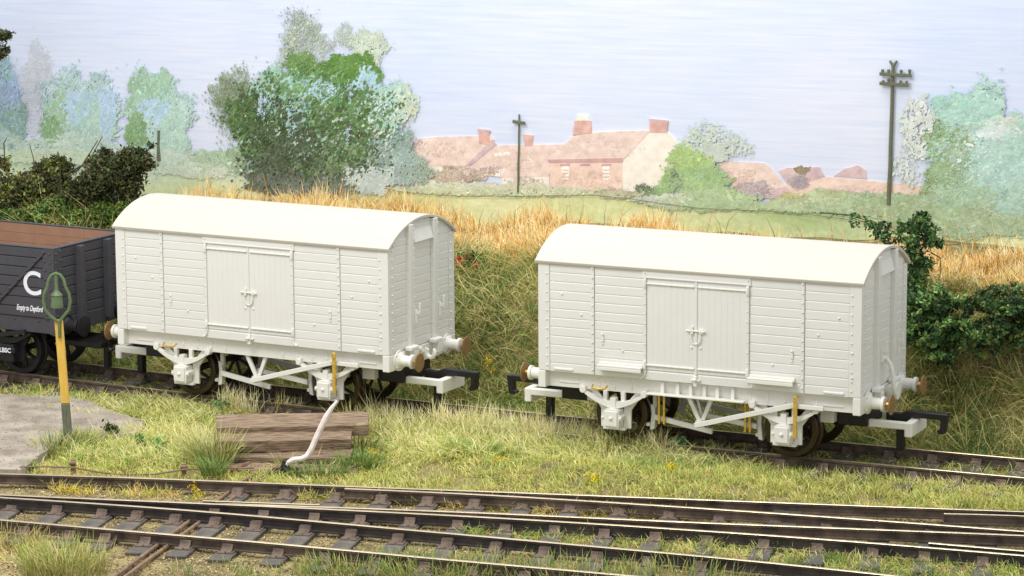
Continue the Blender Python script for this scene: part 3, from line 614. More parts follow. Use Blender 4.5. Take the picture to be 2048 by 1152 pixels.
# painted field: a thin sheet laid on the board, its top edge cut along the far hedge
tx = [-400, 0, 200, 380, 480, 620, 700, 740, 775, 850, 1000, 1200, 1320, 1420, 1560, 1700, 1800, 1900, 2048, 2450]
ty = [300, 306, 325, 334, 332, 345, 392, 380, 372, 382, 389, 386, 402, 414, 418, 432, 404, 392, 386, 380]
gx = np.linspace(-400, 2450, 380); rows = 60; top = np.interp(gx, tx, ty)+RNG.normal(0, 1.2, len(gx)); q = np.linspace(0, 1, rows)**1.2
PX = np.repeat(gx[None], rows, 0); PY = top[None]+(690-top)[None]*q[:, None]
nz = lambda a, b, f, ph_=0: .5*np.sin(a*f*.013+b*f*.05+ph_)+.3*np.sin(a*f*.031-b*f*.09+1.3+ph_)+.2*np.sin(a*f*.071+b*f*.16+.7+ph_)
hh = (PY-top[None])
c0 = np.array([196, 214, 196.]); c1 = np.array([214, 220, 168.]); c2 = np.array([224, 228, 176.]); c3 = np.array([182, 200, 150.])
f1 = np.clip((PX-520)/260, 0, 1)[..., None]; f3 = np.clip((PX-1350)/260, 0, 1)[..., None]*np.clip(1-(hh-20)/60, 0, 1)[..., None]
f2 = np.clip(hh/70, 0, 1)[..., None]
Cc = (c0*(1-f1)+c1*f1)*(1-f2)+c2*f2; Cc = Cc*(1-f3)+c3*f3
Cc = Cc+(nz(PX, PY, 1.)*9)[..., None]*np.array([1, .7, 1.3])+(nz(PX, PY, 3.1, 2)*5)[..., None]+RNG.normal(0, 3, PX.shape)[..., None]
U_, V_ = boards(PX.ravel(), PY.ravel())
pts = B0[None]+BU[None]*U_[:, None]+BN[None]*.03; pts[:, 2] += V_
I = np.arange(rows*len(gx)).reshape(rows, len(gx)); F = np.stack([I[:-1, :-1], I[1:, :-1], I[1:, 1:], I[:-1, 1:]], -1).reshape(-1, 4)
ctop = linA(np.clip(Cc, 0, 255)).reshape(-1, 3)*KB
bt = pts[:len(gx)]-BN[None]*.03; nb = len(pts)                                          # turn the top edge back to the board
E_ = np.stack([np.arange(len(gx)-1), np.arange(1, len(gx)), nb+np.arange(1, len(gx)), nb+np.arange(len(gx)-1)], -1)
o = colored('field', np.concatenate([pts, bt]), np.concatenate([F, E_]), np.concatenate([ctop, ctop[:len(gx)]*.6]), 'paint'); tag(o, kind='structure')
m = MB(); m.tube([bpt(*board(x, y+2.), .09) for x, y in ((772, 373), (800, 379), (850, 385), (920, 389), (1000, 390.5), (1100, 388), (1200, 388), (1260, 394), (1330, 404), (1400, 413), (1480, 417), (1560, 420), (1640, 428), (1700, 436), (1730, 441))], .006, 5)
o = m.build('field_wire', 'greypost', None); tag(o, 'long thin dark wire line along the far edge of the painted field', 'wire')

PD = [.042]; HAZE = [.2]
def paint(name, regions, label=None, cat=None, group=None, parent=None, d0=None):
    VV = []; CC = []; n0 = 0; ang_ = np.arange(7)*2*PI/7
    dep = PD[0] if d0 is None else d0; PD[0] += .0005
    for (cx, cy, rx, ry, n, col, var, sz, ang) in regions:
        n = int(n*4.6); sz = sz*.62*.62
        a = RNG.uniform(0, 2*PI, n); rr = np.sqrt(RNG.uniform(0, 1, n))*(1+RNG.normal(0, .10, n)); fr = RNG.uniform(0, 1, n) < .24; rr[fr] = np.abs(RNG.normal(.8, .22, fr.sum())); rag = 1+.16*np.sin(a*3+cx)+.12*np.sin(a*7+cy)+.06*np.sin(a*13+cx*.3)
        px = cx+rx*rr*rag*np.cos(a); py = cy+ry*rr*rag*np.sin(a)
        u, v = boards(px, py); s_ = sz*.0099*np.exp(RNG.normal(0, .4, n)); s_[fr] *= .75; th = ang+RNG.normal(0, .5, n)
        e = .26+RNG.uniform(0, .35, n)
        bx = np.cos(ang_)[None]*(1+RNG.normal(0, .18, (n, 7))); by = np.sin(ang_)[None]*e[:, None]*(1+RNG.normal(0, .22, (n, 7)))
        du = s_[:, None]*(bx*np.cos(th)[:, None]-by*np.sin(th)[:, None]); dv = s_[:, None]*(bx*np.sin(th)[:, None]+by*np.cos(th)[:, None])
        dd = dep+RNG.uniform(0, .0060, n)[:, None]+0*du
        P = B0+BU*(u[:, None]+du)[..., None]+BN*dd[..., None]; P[..., 2] += v[:, None]+dv
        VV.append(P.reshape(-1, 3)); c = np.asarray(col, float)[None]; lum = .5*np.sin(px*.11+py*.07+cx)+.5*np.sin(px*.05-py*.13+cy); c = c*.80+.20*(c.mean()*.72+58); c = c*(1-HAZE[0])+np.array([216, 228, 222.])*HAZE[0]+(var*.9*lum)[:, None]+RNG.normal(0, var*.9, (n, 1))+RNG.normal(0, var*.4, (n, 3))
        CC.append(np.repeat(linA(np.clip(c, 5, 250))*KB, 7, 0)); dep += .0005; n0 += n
    V = np.concatenate(VV); o = colored(name, V, np.arange(len(V)).reshape(-1, 7), np.concatenate(CC), 'paint', parent)
    if name == 'stain': o['kind'] = 'stuff'
    if label: tag(o, label, cat, group)
    return o
GR = 'trees painted on the backdrop'
def ptree(name, regs, label, cat='tree', trunk=None, group=GR):
    if trunk:
        T = empty(name, bpt(*board(*trunk[0]), .0), 0, label, cat, group); T.location = (0, 0, 0); paint('foliage', regs, parent=T)
        m = MB(); m.tube([bpt(*board(*q), .05) for q in trunk], [.05]+[.03]*(len(trunk)-1), 7); m.build('trunk', 'pole', T); return T
    return paint(name, regs, label, cat, group)
MAT['pole'] = mat('painted_olive_pole', (104, 108, 86), .7, .12, 12)
dg, mg, lg, tl_, bl, gg, pg_ = (84, 112, 62), (118, 156, 96), (150, 182, 128), (150, 196, 184), (168, 202, 232), (134, 150, 126), (190, 204, 180)
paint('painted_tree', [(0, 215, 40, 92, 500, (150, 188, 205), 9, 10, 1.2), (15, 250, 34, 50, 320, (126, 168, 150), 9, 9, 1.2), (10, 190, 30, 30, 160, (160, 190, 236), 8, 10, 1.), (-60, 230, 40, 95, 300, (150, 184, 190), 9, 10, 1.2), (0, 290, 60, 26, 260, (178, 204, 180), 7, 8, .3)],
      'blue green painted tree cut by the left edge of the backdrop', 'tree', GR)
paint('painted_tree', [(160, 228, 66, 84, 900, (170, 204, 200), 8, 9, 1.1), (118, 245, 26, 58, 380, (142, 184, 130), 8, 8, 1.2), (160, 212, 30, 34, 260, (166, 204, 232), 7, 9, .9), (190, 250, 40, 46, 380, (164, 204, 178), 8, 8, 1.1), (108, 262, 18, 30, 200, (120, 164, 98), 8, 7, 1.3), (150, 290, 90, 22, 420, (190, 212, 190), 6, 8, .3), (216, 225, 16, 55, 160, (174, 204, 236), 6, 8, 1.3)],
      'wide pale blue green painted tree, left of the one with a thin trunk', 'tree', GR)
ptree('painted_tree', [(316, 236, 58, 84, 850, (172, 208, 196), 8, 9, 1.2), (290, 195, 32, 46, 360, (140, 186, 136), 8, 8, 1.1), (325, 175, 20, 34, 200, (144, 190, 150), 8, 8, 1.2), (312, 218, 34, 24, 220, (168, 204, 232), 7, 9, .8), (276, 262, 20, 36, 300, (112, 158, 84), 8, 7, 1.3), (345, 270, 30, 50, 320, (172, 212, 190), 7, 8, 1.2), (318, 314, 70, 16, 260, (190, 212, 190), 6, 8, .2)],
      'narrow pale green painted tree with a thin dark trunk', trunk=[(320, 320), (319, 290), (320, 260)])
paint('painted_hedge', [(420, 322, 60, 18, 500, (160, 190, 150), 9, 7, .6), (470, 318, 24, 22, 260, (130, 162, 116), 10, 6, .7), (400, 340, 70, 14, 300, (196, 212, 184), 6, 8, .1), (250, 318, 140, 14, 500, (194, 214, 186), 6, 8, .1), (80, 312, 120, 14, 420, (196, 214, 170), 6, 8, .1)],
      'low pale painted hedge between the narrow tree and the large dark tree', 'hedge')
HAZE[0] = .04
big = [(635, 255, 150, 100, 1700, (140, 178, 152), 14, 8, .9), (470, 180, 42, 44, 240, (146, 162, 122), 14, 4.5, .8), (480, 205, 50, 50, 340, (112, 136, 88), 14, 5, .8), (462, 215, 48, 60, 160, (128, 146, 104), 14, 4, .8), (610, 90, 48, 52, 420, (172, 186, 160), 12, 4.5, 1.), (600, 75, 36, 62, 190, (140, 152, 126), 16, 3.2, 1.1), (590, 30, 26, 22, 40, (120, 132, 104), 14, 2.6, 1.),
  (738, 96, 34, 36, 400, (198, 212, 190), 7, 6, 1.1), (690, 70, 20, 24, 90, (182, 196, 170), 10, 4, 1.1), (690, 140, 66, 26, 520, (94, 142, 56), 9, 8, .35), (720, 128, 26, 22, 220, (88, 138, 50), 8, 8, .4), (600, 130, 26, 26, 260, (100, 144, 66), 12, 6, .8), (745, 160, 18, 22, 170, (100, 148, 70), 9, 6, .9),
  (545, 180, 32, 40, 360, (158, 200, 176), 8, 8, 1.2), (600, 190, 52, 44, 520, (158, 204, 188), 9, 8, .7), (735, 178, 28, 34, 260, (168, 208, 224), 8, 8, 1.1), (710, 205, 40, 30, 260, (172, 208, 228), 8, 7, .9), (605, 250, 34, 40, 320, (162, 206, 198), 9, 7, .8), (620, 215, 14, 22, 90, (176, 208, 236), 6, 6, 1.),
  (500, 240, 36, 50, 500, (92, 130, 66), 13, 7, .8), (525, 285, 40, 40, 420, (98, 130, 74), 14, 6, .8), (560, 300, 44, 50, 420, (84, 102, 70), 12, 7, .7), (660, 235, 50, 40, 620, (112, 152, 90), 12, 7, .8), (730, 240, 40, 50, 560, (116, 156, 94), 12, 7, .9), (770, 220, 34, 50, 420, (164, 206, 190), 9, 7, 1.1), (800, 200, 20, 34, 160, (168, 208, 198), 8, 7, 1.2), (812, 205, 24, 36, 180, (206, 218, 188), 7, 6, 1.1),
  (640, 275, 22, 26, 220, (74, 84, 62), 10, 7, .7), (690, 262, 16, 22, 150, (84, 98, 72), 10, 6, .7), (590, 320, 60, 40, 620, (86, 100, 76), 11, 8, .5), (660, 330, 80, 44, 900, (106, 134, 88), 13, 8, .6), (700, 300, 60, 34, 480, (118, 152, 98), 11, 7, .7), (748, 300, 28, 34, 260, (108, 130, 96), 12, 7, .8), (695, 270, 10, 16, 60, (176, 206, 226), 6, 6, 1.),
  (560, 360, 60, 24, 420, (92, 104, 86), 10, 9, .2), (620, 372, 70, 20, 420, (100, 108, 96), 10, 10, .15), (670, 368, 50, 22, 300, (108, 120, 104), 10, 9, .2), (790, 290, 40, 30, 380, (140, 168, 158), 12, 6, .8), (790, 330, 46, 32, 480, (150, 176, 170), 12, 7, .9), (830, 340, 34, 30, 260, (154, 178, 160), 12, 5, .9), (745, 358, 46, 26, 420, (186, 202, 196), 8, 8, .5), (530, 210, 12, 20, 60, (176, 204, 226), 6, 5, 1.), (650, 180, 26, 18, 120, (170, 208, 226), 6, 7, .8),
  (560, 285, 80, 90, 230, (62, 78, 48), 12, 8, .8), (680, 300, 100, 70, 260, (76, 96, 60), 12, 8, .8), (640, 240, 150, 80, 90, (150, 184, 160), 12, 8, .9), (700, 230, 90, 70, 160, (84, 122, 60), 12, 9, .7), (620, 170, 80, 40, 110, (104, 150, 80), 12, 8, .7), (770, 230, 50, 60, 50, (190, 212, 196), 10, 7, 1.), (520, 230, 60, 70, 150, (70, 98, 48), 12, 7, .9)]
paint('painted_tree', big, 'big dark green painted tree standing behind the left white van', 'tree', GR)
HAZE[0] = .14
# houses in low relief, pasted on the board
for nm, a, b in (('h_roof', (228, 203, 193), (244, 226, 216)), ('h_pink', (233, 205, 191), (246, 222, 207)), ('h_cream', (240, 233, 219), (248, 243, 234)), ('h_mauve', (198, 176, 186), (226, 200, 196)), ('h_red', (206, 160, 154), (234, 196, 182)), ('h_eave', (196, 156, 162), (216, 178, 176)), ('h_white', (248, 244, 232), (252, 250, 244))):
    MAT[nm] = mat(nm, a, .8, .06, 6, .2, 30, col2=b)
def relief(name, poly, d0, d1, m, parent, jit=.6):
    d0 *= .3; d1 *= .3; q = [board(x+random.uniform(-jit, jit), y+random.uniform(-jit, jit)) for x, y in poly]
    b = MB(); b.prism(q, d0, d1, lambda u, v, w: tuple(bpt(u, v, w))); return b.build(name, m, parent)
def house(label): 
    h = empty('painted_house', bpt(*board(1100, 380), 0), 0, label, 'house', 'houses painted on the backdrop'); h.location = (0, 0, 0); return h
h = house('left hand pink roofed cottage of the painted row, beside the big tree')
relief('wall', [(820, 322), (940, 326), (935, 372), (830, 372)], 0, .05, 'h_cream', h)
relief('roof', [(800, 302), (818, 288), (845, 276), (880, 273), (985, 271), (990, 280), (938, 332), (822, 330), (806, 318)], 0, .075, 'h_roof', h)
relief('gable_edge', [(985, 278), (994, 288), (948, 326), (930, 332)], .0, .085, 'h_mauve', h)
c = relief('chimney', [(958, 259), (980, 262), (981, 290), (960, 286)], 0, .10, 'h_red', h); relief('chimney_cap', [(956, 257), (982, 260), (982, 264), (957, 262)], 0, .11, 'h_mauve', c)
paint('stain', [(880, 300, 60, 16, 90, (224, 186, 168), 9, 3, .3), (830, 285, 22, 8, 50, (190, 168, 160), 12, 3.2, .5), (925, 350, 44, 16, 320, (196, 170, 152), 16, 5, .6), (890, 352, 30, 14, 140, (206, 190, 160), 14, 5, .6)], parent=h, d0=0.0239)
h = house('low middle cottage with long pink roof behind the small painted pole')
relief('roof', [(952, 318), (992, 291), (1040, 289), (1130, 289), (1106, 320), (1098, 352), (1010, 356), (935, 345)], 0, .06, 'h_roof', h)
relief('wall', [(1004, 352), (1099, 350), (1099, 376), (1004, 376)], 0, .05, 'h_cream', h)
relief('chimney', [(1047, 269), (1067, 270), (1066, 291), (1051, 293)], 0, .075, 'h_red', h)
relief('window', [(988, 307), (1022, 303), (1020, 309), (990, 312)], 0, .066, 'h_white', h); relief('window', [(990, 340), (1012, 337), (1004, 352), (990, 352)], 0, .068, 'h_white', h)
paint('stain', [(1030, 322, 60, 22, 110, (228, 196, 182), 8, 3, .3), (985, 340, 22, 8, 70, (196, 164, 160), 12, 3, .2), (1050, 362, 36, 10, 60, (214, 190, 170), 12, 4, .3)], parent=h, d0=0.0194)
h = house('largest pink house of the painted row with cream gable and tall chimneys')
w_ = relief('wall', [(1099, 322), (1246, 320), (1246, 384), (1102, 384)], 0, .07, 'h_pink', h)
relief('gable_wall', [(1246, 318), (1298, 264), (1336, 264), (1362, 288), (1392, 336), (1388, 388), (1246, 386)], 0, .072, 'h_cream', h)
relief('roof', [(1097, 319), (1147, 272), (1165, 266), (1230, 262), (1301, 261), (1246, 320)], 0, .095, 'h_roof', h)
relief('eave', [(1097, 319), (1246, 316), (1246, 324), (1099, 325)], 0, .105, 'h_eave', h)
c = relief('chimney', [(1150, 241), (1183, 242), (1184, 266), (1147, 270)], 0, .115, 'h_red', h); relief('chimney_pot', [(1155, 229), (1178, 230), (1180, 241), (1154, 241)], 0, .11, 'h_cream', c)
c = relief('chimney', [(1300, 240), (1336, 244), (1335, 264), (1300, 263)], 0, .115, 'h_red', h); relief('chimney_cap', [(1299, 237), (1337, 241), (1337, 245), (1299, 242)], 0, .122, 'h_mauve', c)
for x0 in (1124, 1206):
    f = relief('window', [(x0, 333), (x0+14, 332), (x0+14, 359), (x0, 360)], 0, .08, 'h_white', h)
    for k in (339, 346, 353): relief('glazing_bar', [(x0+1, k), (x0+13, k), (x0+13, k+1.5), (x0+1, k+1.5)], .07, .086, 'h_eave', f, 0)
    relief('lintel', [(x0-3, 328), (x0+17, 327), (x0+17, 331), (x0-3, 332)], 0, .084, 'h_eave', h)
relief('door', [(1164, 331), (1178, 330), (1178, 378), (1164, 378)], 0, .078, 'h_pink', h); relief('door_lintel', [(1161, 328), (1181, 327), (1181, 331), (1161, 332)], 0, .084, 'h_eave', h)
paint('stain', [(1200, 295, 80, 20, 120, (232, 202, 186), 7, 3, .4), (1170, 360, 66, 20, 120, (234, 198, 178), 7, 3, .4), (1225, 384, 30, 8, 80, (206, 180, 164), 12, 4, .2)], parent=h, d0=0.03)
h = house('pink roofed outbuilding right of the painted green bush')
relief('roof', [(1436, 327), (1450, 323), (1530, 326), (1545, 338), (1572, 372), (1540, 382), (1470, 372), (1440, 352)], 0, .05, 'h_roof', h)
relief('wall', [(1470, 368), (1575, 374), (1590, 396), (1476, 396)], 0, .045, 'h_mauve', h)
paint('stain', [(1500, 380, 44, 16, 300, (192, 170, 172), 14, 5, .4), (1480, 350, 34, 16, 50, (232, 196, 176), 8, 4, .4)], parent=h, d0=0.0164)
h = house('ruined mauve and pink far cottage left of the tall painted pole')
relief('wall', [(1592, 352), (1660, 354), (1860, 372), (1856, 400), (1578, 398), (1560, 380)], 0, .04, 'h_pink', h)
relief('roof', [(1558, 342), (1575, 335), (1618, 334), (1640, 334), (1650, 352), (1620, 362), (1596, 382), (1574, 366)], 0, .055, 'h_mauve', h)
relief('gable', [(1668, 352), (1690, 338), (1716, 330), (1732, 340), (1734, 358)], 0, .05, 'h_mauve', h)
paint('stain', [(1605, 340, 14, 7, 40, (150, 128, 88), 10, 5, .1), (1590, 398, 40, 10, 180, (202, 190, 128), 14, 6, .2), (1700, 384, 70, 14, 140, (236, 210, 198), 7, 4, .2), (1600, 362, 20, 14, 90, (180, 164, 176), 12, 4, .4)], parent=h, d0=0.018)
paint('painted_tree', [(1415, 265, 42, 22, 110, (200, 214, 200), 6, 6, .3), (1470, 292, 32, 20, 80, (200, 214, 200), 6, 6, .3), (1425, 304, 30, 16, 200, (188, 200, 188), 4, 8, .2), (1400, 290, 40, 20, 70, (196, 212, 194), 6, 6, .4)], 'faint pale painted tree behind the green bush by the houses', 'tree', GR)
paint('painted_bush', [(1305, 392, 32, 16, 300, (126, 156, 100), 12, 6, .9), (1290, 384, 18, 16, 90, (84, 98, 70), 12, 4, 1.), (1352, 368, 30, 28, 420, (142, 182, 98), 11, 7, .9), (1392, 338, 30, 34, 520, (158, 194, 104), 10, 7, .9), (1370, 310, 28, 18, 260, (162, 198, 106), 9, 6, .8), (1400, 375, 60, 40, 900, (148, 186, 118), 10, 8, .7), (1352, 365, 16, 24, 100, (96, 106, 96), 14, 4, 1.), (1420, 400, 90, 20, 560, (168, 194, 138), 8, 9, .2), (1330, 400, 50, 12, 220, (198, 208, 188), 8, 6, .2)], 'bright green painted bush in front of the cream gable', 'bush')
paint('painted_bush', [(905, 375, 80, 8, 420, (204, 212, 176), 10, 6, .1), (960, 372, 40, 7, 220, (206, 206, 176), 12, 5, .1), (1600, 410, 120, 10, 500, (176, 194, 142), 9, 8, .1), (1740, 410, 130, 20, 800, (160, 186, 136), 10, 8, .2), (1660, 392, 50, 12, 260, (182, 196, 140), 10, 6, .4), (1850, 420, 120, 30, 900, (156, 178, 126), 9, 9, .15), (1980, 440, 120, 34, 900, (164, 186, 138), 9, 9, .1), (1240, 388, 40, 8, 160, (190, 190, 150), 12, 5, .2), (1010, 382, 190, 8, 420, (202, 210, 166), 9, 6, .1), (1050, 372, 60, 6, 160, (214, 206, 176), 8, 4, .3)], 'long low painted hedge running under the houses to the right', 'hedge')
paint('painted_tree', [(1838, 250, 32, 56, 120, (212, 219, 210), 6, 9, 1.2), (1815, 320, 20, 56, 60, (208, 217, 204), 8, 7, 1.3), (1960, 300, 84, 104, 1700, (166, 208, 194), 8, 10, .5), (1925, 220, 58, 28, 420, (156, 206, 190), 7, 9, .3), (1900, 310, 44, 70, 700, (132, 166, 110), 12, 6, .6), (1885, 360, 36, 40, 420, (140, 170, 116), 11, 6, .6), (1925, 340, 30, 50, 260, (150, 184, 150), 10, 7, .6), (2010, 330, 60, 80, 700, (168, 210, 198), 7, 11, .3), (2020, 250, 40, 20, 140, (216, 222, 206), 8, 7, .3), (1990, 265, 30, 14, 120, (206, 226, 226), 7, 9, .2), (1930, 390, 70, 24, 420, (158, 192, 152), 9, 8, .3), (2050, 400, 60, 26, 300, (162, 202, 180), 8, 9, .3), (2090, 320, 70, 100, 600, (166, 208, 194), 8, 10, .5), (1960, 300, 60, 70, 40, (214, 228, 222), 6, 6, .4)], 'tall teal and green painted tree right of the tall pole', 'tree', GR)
def pole(label, base, topp, w, arms, tops):
    T = empty('telegraph_pole', (0, 0, 0), 0, label, 'telegraph pole', 'telegraph poles on the backdrop')
    a, b = bpt(*board(*base), .055), bpt(*board(*topp), .055); m = MB(); n = 7
    m.tube([a+(b-a)*i/n+BU*random.uniform(-.006, .006) for i in range(n+1)], [w*(1-.25*i/n) for i in range(n+1)], 8); m.build('shaft', 'pole', T, smooth=True)
    for (x0, x1, y, ins, mm) in arms:
        m = MB(); u0, v0 = board(x0, y-1); u1, v1 = board(x1, y+3); m.prism([(u0, v0-.03), (u1, v1-.03), (u1, v1+.035), (u0, v0+.035)], .06, .105, lambda u, v, w_: tuple(bpt(u, v, w_))); ar = m.build('crossarm', mm, T, bevel=.008)
        for xi, hgt in ins:
            m = MB(); p = bpt(*board(xi, y+1), .08); m.lathe([(0, .022), (.06, .026), (hgt*.0099, .034), (hgt*.0099+.02, .02)], p, (0, 0, 1), 8); m.build('insulator', mm, ar, smooth=True)
    for x, y in tops:
        m = MB(); m.tube([b-np.array([0, 0, .02]), bpt(*board(x, y), .055)], [w*.7, w*.5], 7); m.build('finial', 'pole', T)
    return T
pole('tall painted telegraph pole with two crossarms near the right edge', (1779, 408), (1788, 130), .043, [(1761, 1825, 148, ((1767, 9), (1779, 9), (1804, 8), (1821, 9)), 'pole'), (1761, 1819, 167, ((1768, 6), (1779, 10), (1803, 6), (1815, 5)), 'pole')], ((1781, 121), (1795, 121)))
pole('small thin telegraph pole with one pale crossarm standing before the cottages', (1038, 384), (1040, 228), .022, [(1028, 1053, 243, (), 'greypost')], ())
paint('painted_shadow', [(75, 190, 38, 90, 420, (206, 210, 226), 2, 7, .02), (76, 165, 28, 60, 360, (200, 203, 218), 2, 7, .02), (80, 150, 20, 36, 200, (194, 196, 210), 2, 7, .02)], 'soft grey shadow painted on the sky beside the leftmost painted tree', 'painted_shadow', d0=.002)  # soft shadow on the sky, put in as darker grey dabs

# ------------------------------------------------------------------ bushes and plants
def att(px, py, t):                       # pixel -> point on the upright plane t behind the siding
    v = ray(px, py); n = np.array([E2[0], E2[1], 0]); k = (np.array([M0[0], M0[1], 0])+n*t-CAM)@n/(v@n); return CAM+v*k
def leaves(name, blobs, cols, size, parent, kclump=1., ksz=1., gain=1.):
    VV = []; CC = []; size = size*.72
    for bi, (px, py, rx, ry, t, n) in enumerate(blobs):
        n = int(n*1.5)
        c = att(px, py, t); sc = .0091; R3_ = np.array([rx*sc, (rx+ry)*.5*sc, ry*sc]); nc = max(4, int(n/34*kclump))
        d = RNG.normal(0, 1, (nc, 3)); d /= np.linalg.norm(d, axis=1)[:, None]; rad = RNG.uniform(.3, 1.12, nc)**.7
        cl = c+d*rad[:, None]*R3_; ci = RNG.integers(0, nc, n); sp = np.min(R3_)*.13*ksz+.028
        p = cl[ci]+RNG.normal(0, 1, (n, 3))*sp*np.array([1, 1, .8]); s_ = size*np.exp(RNG.normal(0, .3, n))
        a = RNG.normal(0, 1, (n, 3)); a /= np.linalg.norm(a, axis=1)[:, None]; b = np.cross(a, RNG.normal(0, 1, (n, 3))); b /= np.linalg.norm(b, axis=1)[:, None]; nn = np.cross(a, b)
        q = np.stack([p-a*s_[:, None], p+b*(s_*.55)[:, None]+nn*(s_*.2)[:, None], p+a*s_[:, None], p-b*(s_*.55)[:, None]+nn*(s_*.2)[:, None]], 1)
        VV.append(q.reshape(-1, 3)); pal = np.asarray(cols, float); cc = pal[(RNG.integers(0, len(pal), nc))[ci]]+RNG.normal(0, 9, (n, 1))+RNG.normal(0, 5, (n, 3))
        CC.append(np.repeat(linA(np.clip(cc*1.12, 4, 250))*gain, 4, 0))
    V = np.concatenate(VV); return colored(name, V, np.arange(len(V)).reshape(-1, 4), np.concatenate(CC), 'leaf', parent)
def twigs(name, lines, r, parent):
    m = MB()
    for ln in lines: m.tube([att(*q) for q in ln], [r*(1-.6*i/(len(ln)-1)) for i in range(len(ln))], 5)
    return m.build(name, 'twig', parent)
def bush(name, label, cat, blobs, cols, size, lines=(), r=.018, group=None, **k):
    T = empty(name, (0, 0, 0), 0, label, cat, group); leaves('foliage', blobs, cols, size, T, **k)
    if lines: twigs('stem', lines, r, T)
    return T
DK = [(62, 66, 40), (78, 80, 48), (50, 56, 32), (96, 96, 60), (70, 78, 44)]
GN = [(74, 104, 48), (92, 122, 58), (60, 88, 40), (110, 138, 70)]
OL = [(96, 104, 52), (122, 126, 66), (80, 92, 44), (140, 140, 80)]
HG = 'bushes along the top of the bank'
bush('hedge_bush', 'dark brown green bush leaning right above the grey wagon', 'bush', [(228, 350, 62, 46, 5.0, 5200), (270, 325, 36, 26, 5.0, 2400), (190, 380, 50, 40, 4.9, 3000), (240, 395, 40, 30, 5.0, 1800), (208, 305, 10, 10, 5, 120), (303, 292, 5, 4, 5, 40)], DK, .052,
     [[(235, 440, 5), (215, 380, 5), (180, 320, 5), (205, 272, 5)], [(150, 345, 5), (178, 318, 5), (210, 296, 5)], [(245, 400, 5), (275, 330, 5), (302, 292, 5)], [(130, 350, 5), (165, 330, 5), (196, 280, 5)]], .022, HG, kclump=1.4)
bush('hedge_bush', 'dark olive bush at the far left behind the grey wagon', 'bush', [(95, 375, 56, 42, 5.2, 4200), (40, 390, 50, 44, 5.1, 3400), (110, 335, 44, 22, 5.3, 1500), (-20, 400, 50, 70, 5.1, 3000), (8, 320, 9, 12, 5, 120), (10, 335, 8, 6, 5, 80), (150, 410, 50, 34, 5.0, 2400)], DK+OL[:2], .05,
     [[(60, 440, 5.1), (50, 380, 5.1), (70, 330, 5.1), (60, 290, 5.1)], [(40, 400, 5), (10, 340, 5), (8, 285, 5), (14, 275, 5)], [(150, 430, 5), (120, 370, 5), (120, 330, 5)]], .02, HG, kclump=1.4)
bush('fern', 'bright green bush hanging low just behind the grey wagon', 'bush', [(110, 425, 60, 28, 4.5, 2600), (60, 435, 40, 20, 4.5, 1400), (150, 440, 30, 24, 4.4, 1200), (20, 440, 40, 20, 4.5, 1000)], GN+OL[:2], .046, group=HG, kclump=1.4)
bush('hedge_bush', 'round mossy green bush right against the left end of the white van', 'bush', [(210, 440, 42, 34, 4.4, 3000), (245, 430, 24, 26, 4.5, 1400), (180, 455, 30, 24, 4.3, 1200)], [(70, 92, 36), (88, 108, 44), (56, 76, 28), (104, 118, 54)], .04, group=HG, kclump=1.6)
# tree whose branch tips reach in at the left edge
T = empty('tree', (0, 0, 0), 0, 'dark tree mostly out of frame, leafy twig tips at the top left edge', 'tree')
leaves('crown', [(4, 72, 16, 12, 4.6, 260), (16, 68, 8, 6, 4.6, 70), (0, 105, 14, 14, 4.6, 220), (-40, 90, 40, 50, 4.6, 1500), (-90, 70, 70, 80, 4.6, 3000)], DK, .05, T)
m = MB(); m.tube([att(-90, 470, 4.6), att(-95, 300, 4.6), att(-88, 150, 4.6), att(-80, 40, 4.6)], [.12, .1, .07, .03], 8); m.tube([att(-92, 200, 4.6), att(-40, 100, 4.6), att(10, 70, 4.6)], [.05, .03, .012], 6); m.build('trunk', 'twig', T)
RB = [(52, 74, 40), (70, 98, 52), (40, 58, 34), (104, 134, 74), (60, 84, 50)]
bush('climbing_bush', 'thin dark ivy covered bush rising behind the right end of the white van', 'bush', [(1836, 434, 22, 9, 3.4, 90), (1850, 446, 26, 14, 3.4, 120), (1812, 448, 20, 12, 3.4, 90), (1842, 474, 34, 24, 3.4, 300), (1826, 512, 22, 34, 3.4, 340), (1830, 556, 24, 34, 3.4, 420), (1784, 470, 28, 14, 3.4, 150), (1758, 454, 22, 8, 3.4, 80), (1708, 440, 9, 10, 3.4, 36), (1738, 446, 8, 8, 3.4, 30), (1868, 460, 7, 22, 3.4, 46), (1868, 482, 12, 8, 3.4, 50), (1850, 530, 16, 16, 3.4, 90), (1880, 486, 5, 4, 3.4, 12)], RB, .056,
     [[(1822, 700, 3.3), (1826, 600, 3.4), (1832, 520, 3.4), (1838, 470, 3.4), (1845, 430, 3.4)], [(1832, 500, 3.4), (1790, 465, 3.4), (1750, 450, 3.4), (1702, 436, 3.4)], [(1640, 425, 3.4), (1700, 430, 3.4), (1752, 447, 3.4), (1775, 460, 3.4)], [(1845, 435, 3.4), (1864, 445, 3.4), (1872, 462, 3.4), (1866, 485, 3.4)], [(1845, 470, 3.4), (1880, 484, 3.4), (1892, 490, 3.4), (1920, 489, 3.4)], [(1862, 505, 3.4), (1880, 515, 3.4), (1882, 540, 3.4), (1878, 560, 3.4)], [(1850, 470, 3.4), (1862, 480, 3.4), (1860, 505, 3.4)], [(1834, 520, 3.4), (1856, 500, 3.4), (1868, 470, 3.4)]], .014, kclump=2.2)
def sprays(cx, cy, rx, ry, t, k, n):      # a ragged bush as many small leafy sprays
    out = []
    for i in range(k):
        a = RNG.uniform(0, 2*PI); r = RNG.uniform(.1, 1.1)**.7; out.append((cx+rx*r*math.cos(a), cy+ry*r*math.sin(a), RNG.uniform(7, 19), RNG.uniform(6, 14), t+RNG.uniform(-.35, .35), int(n*RNG.uniform(.5, 1.4))))
    return out
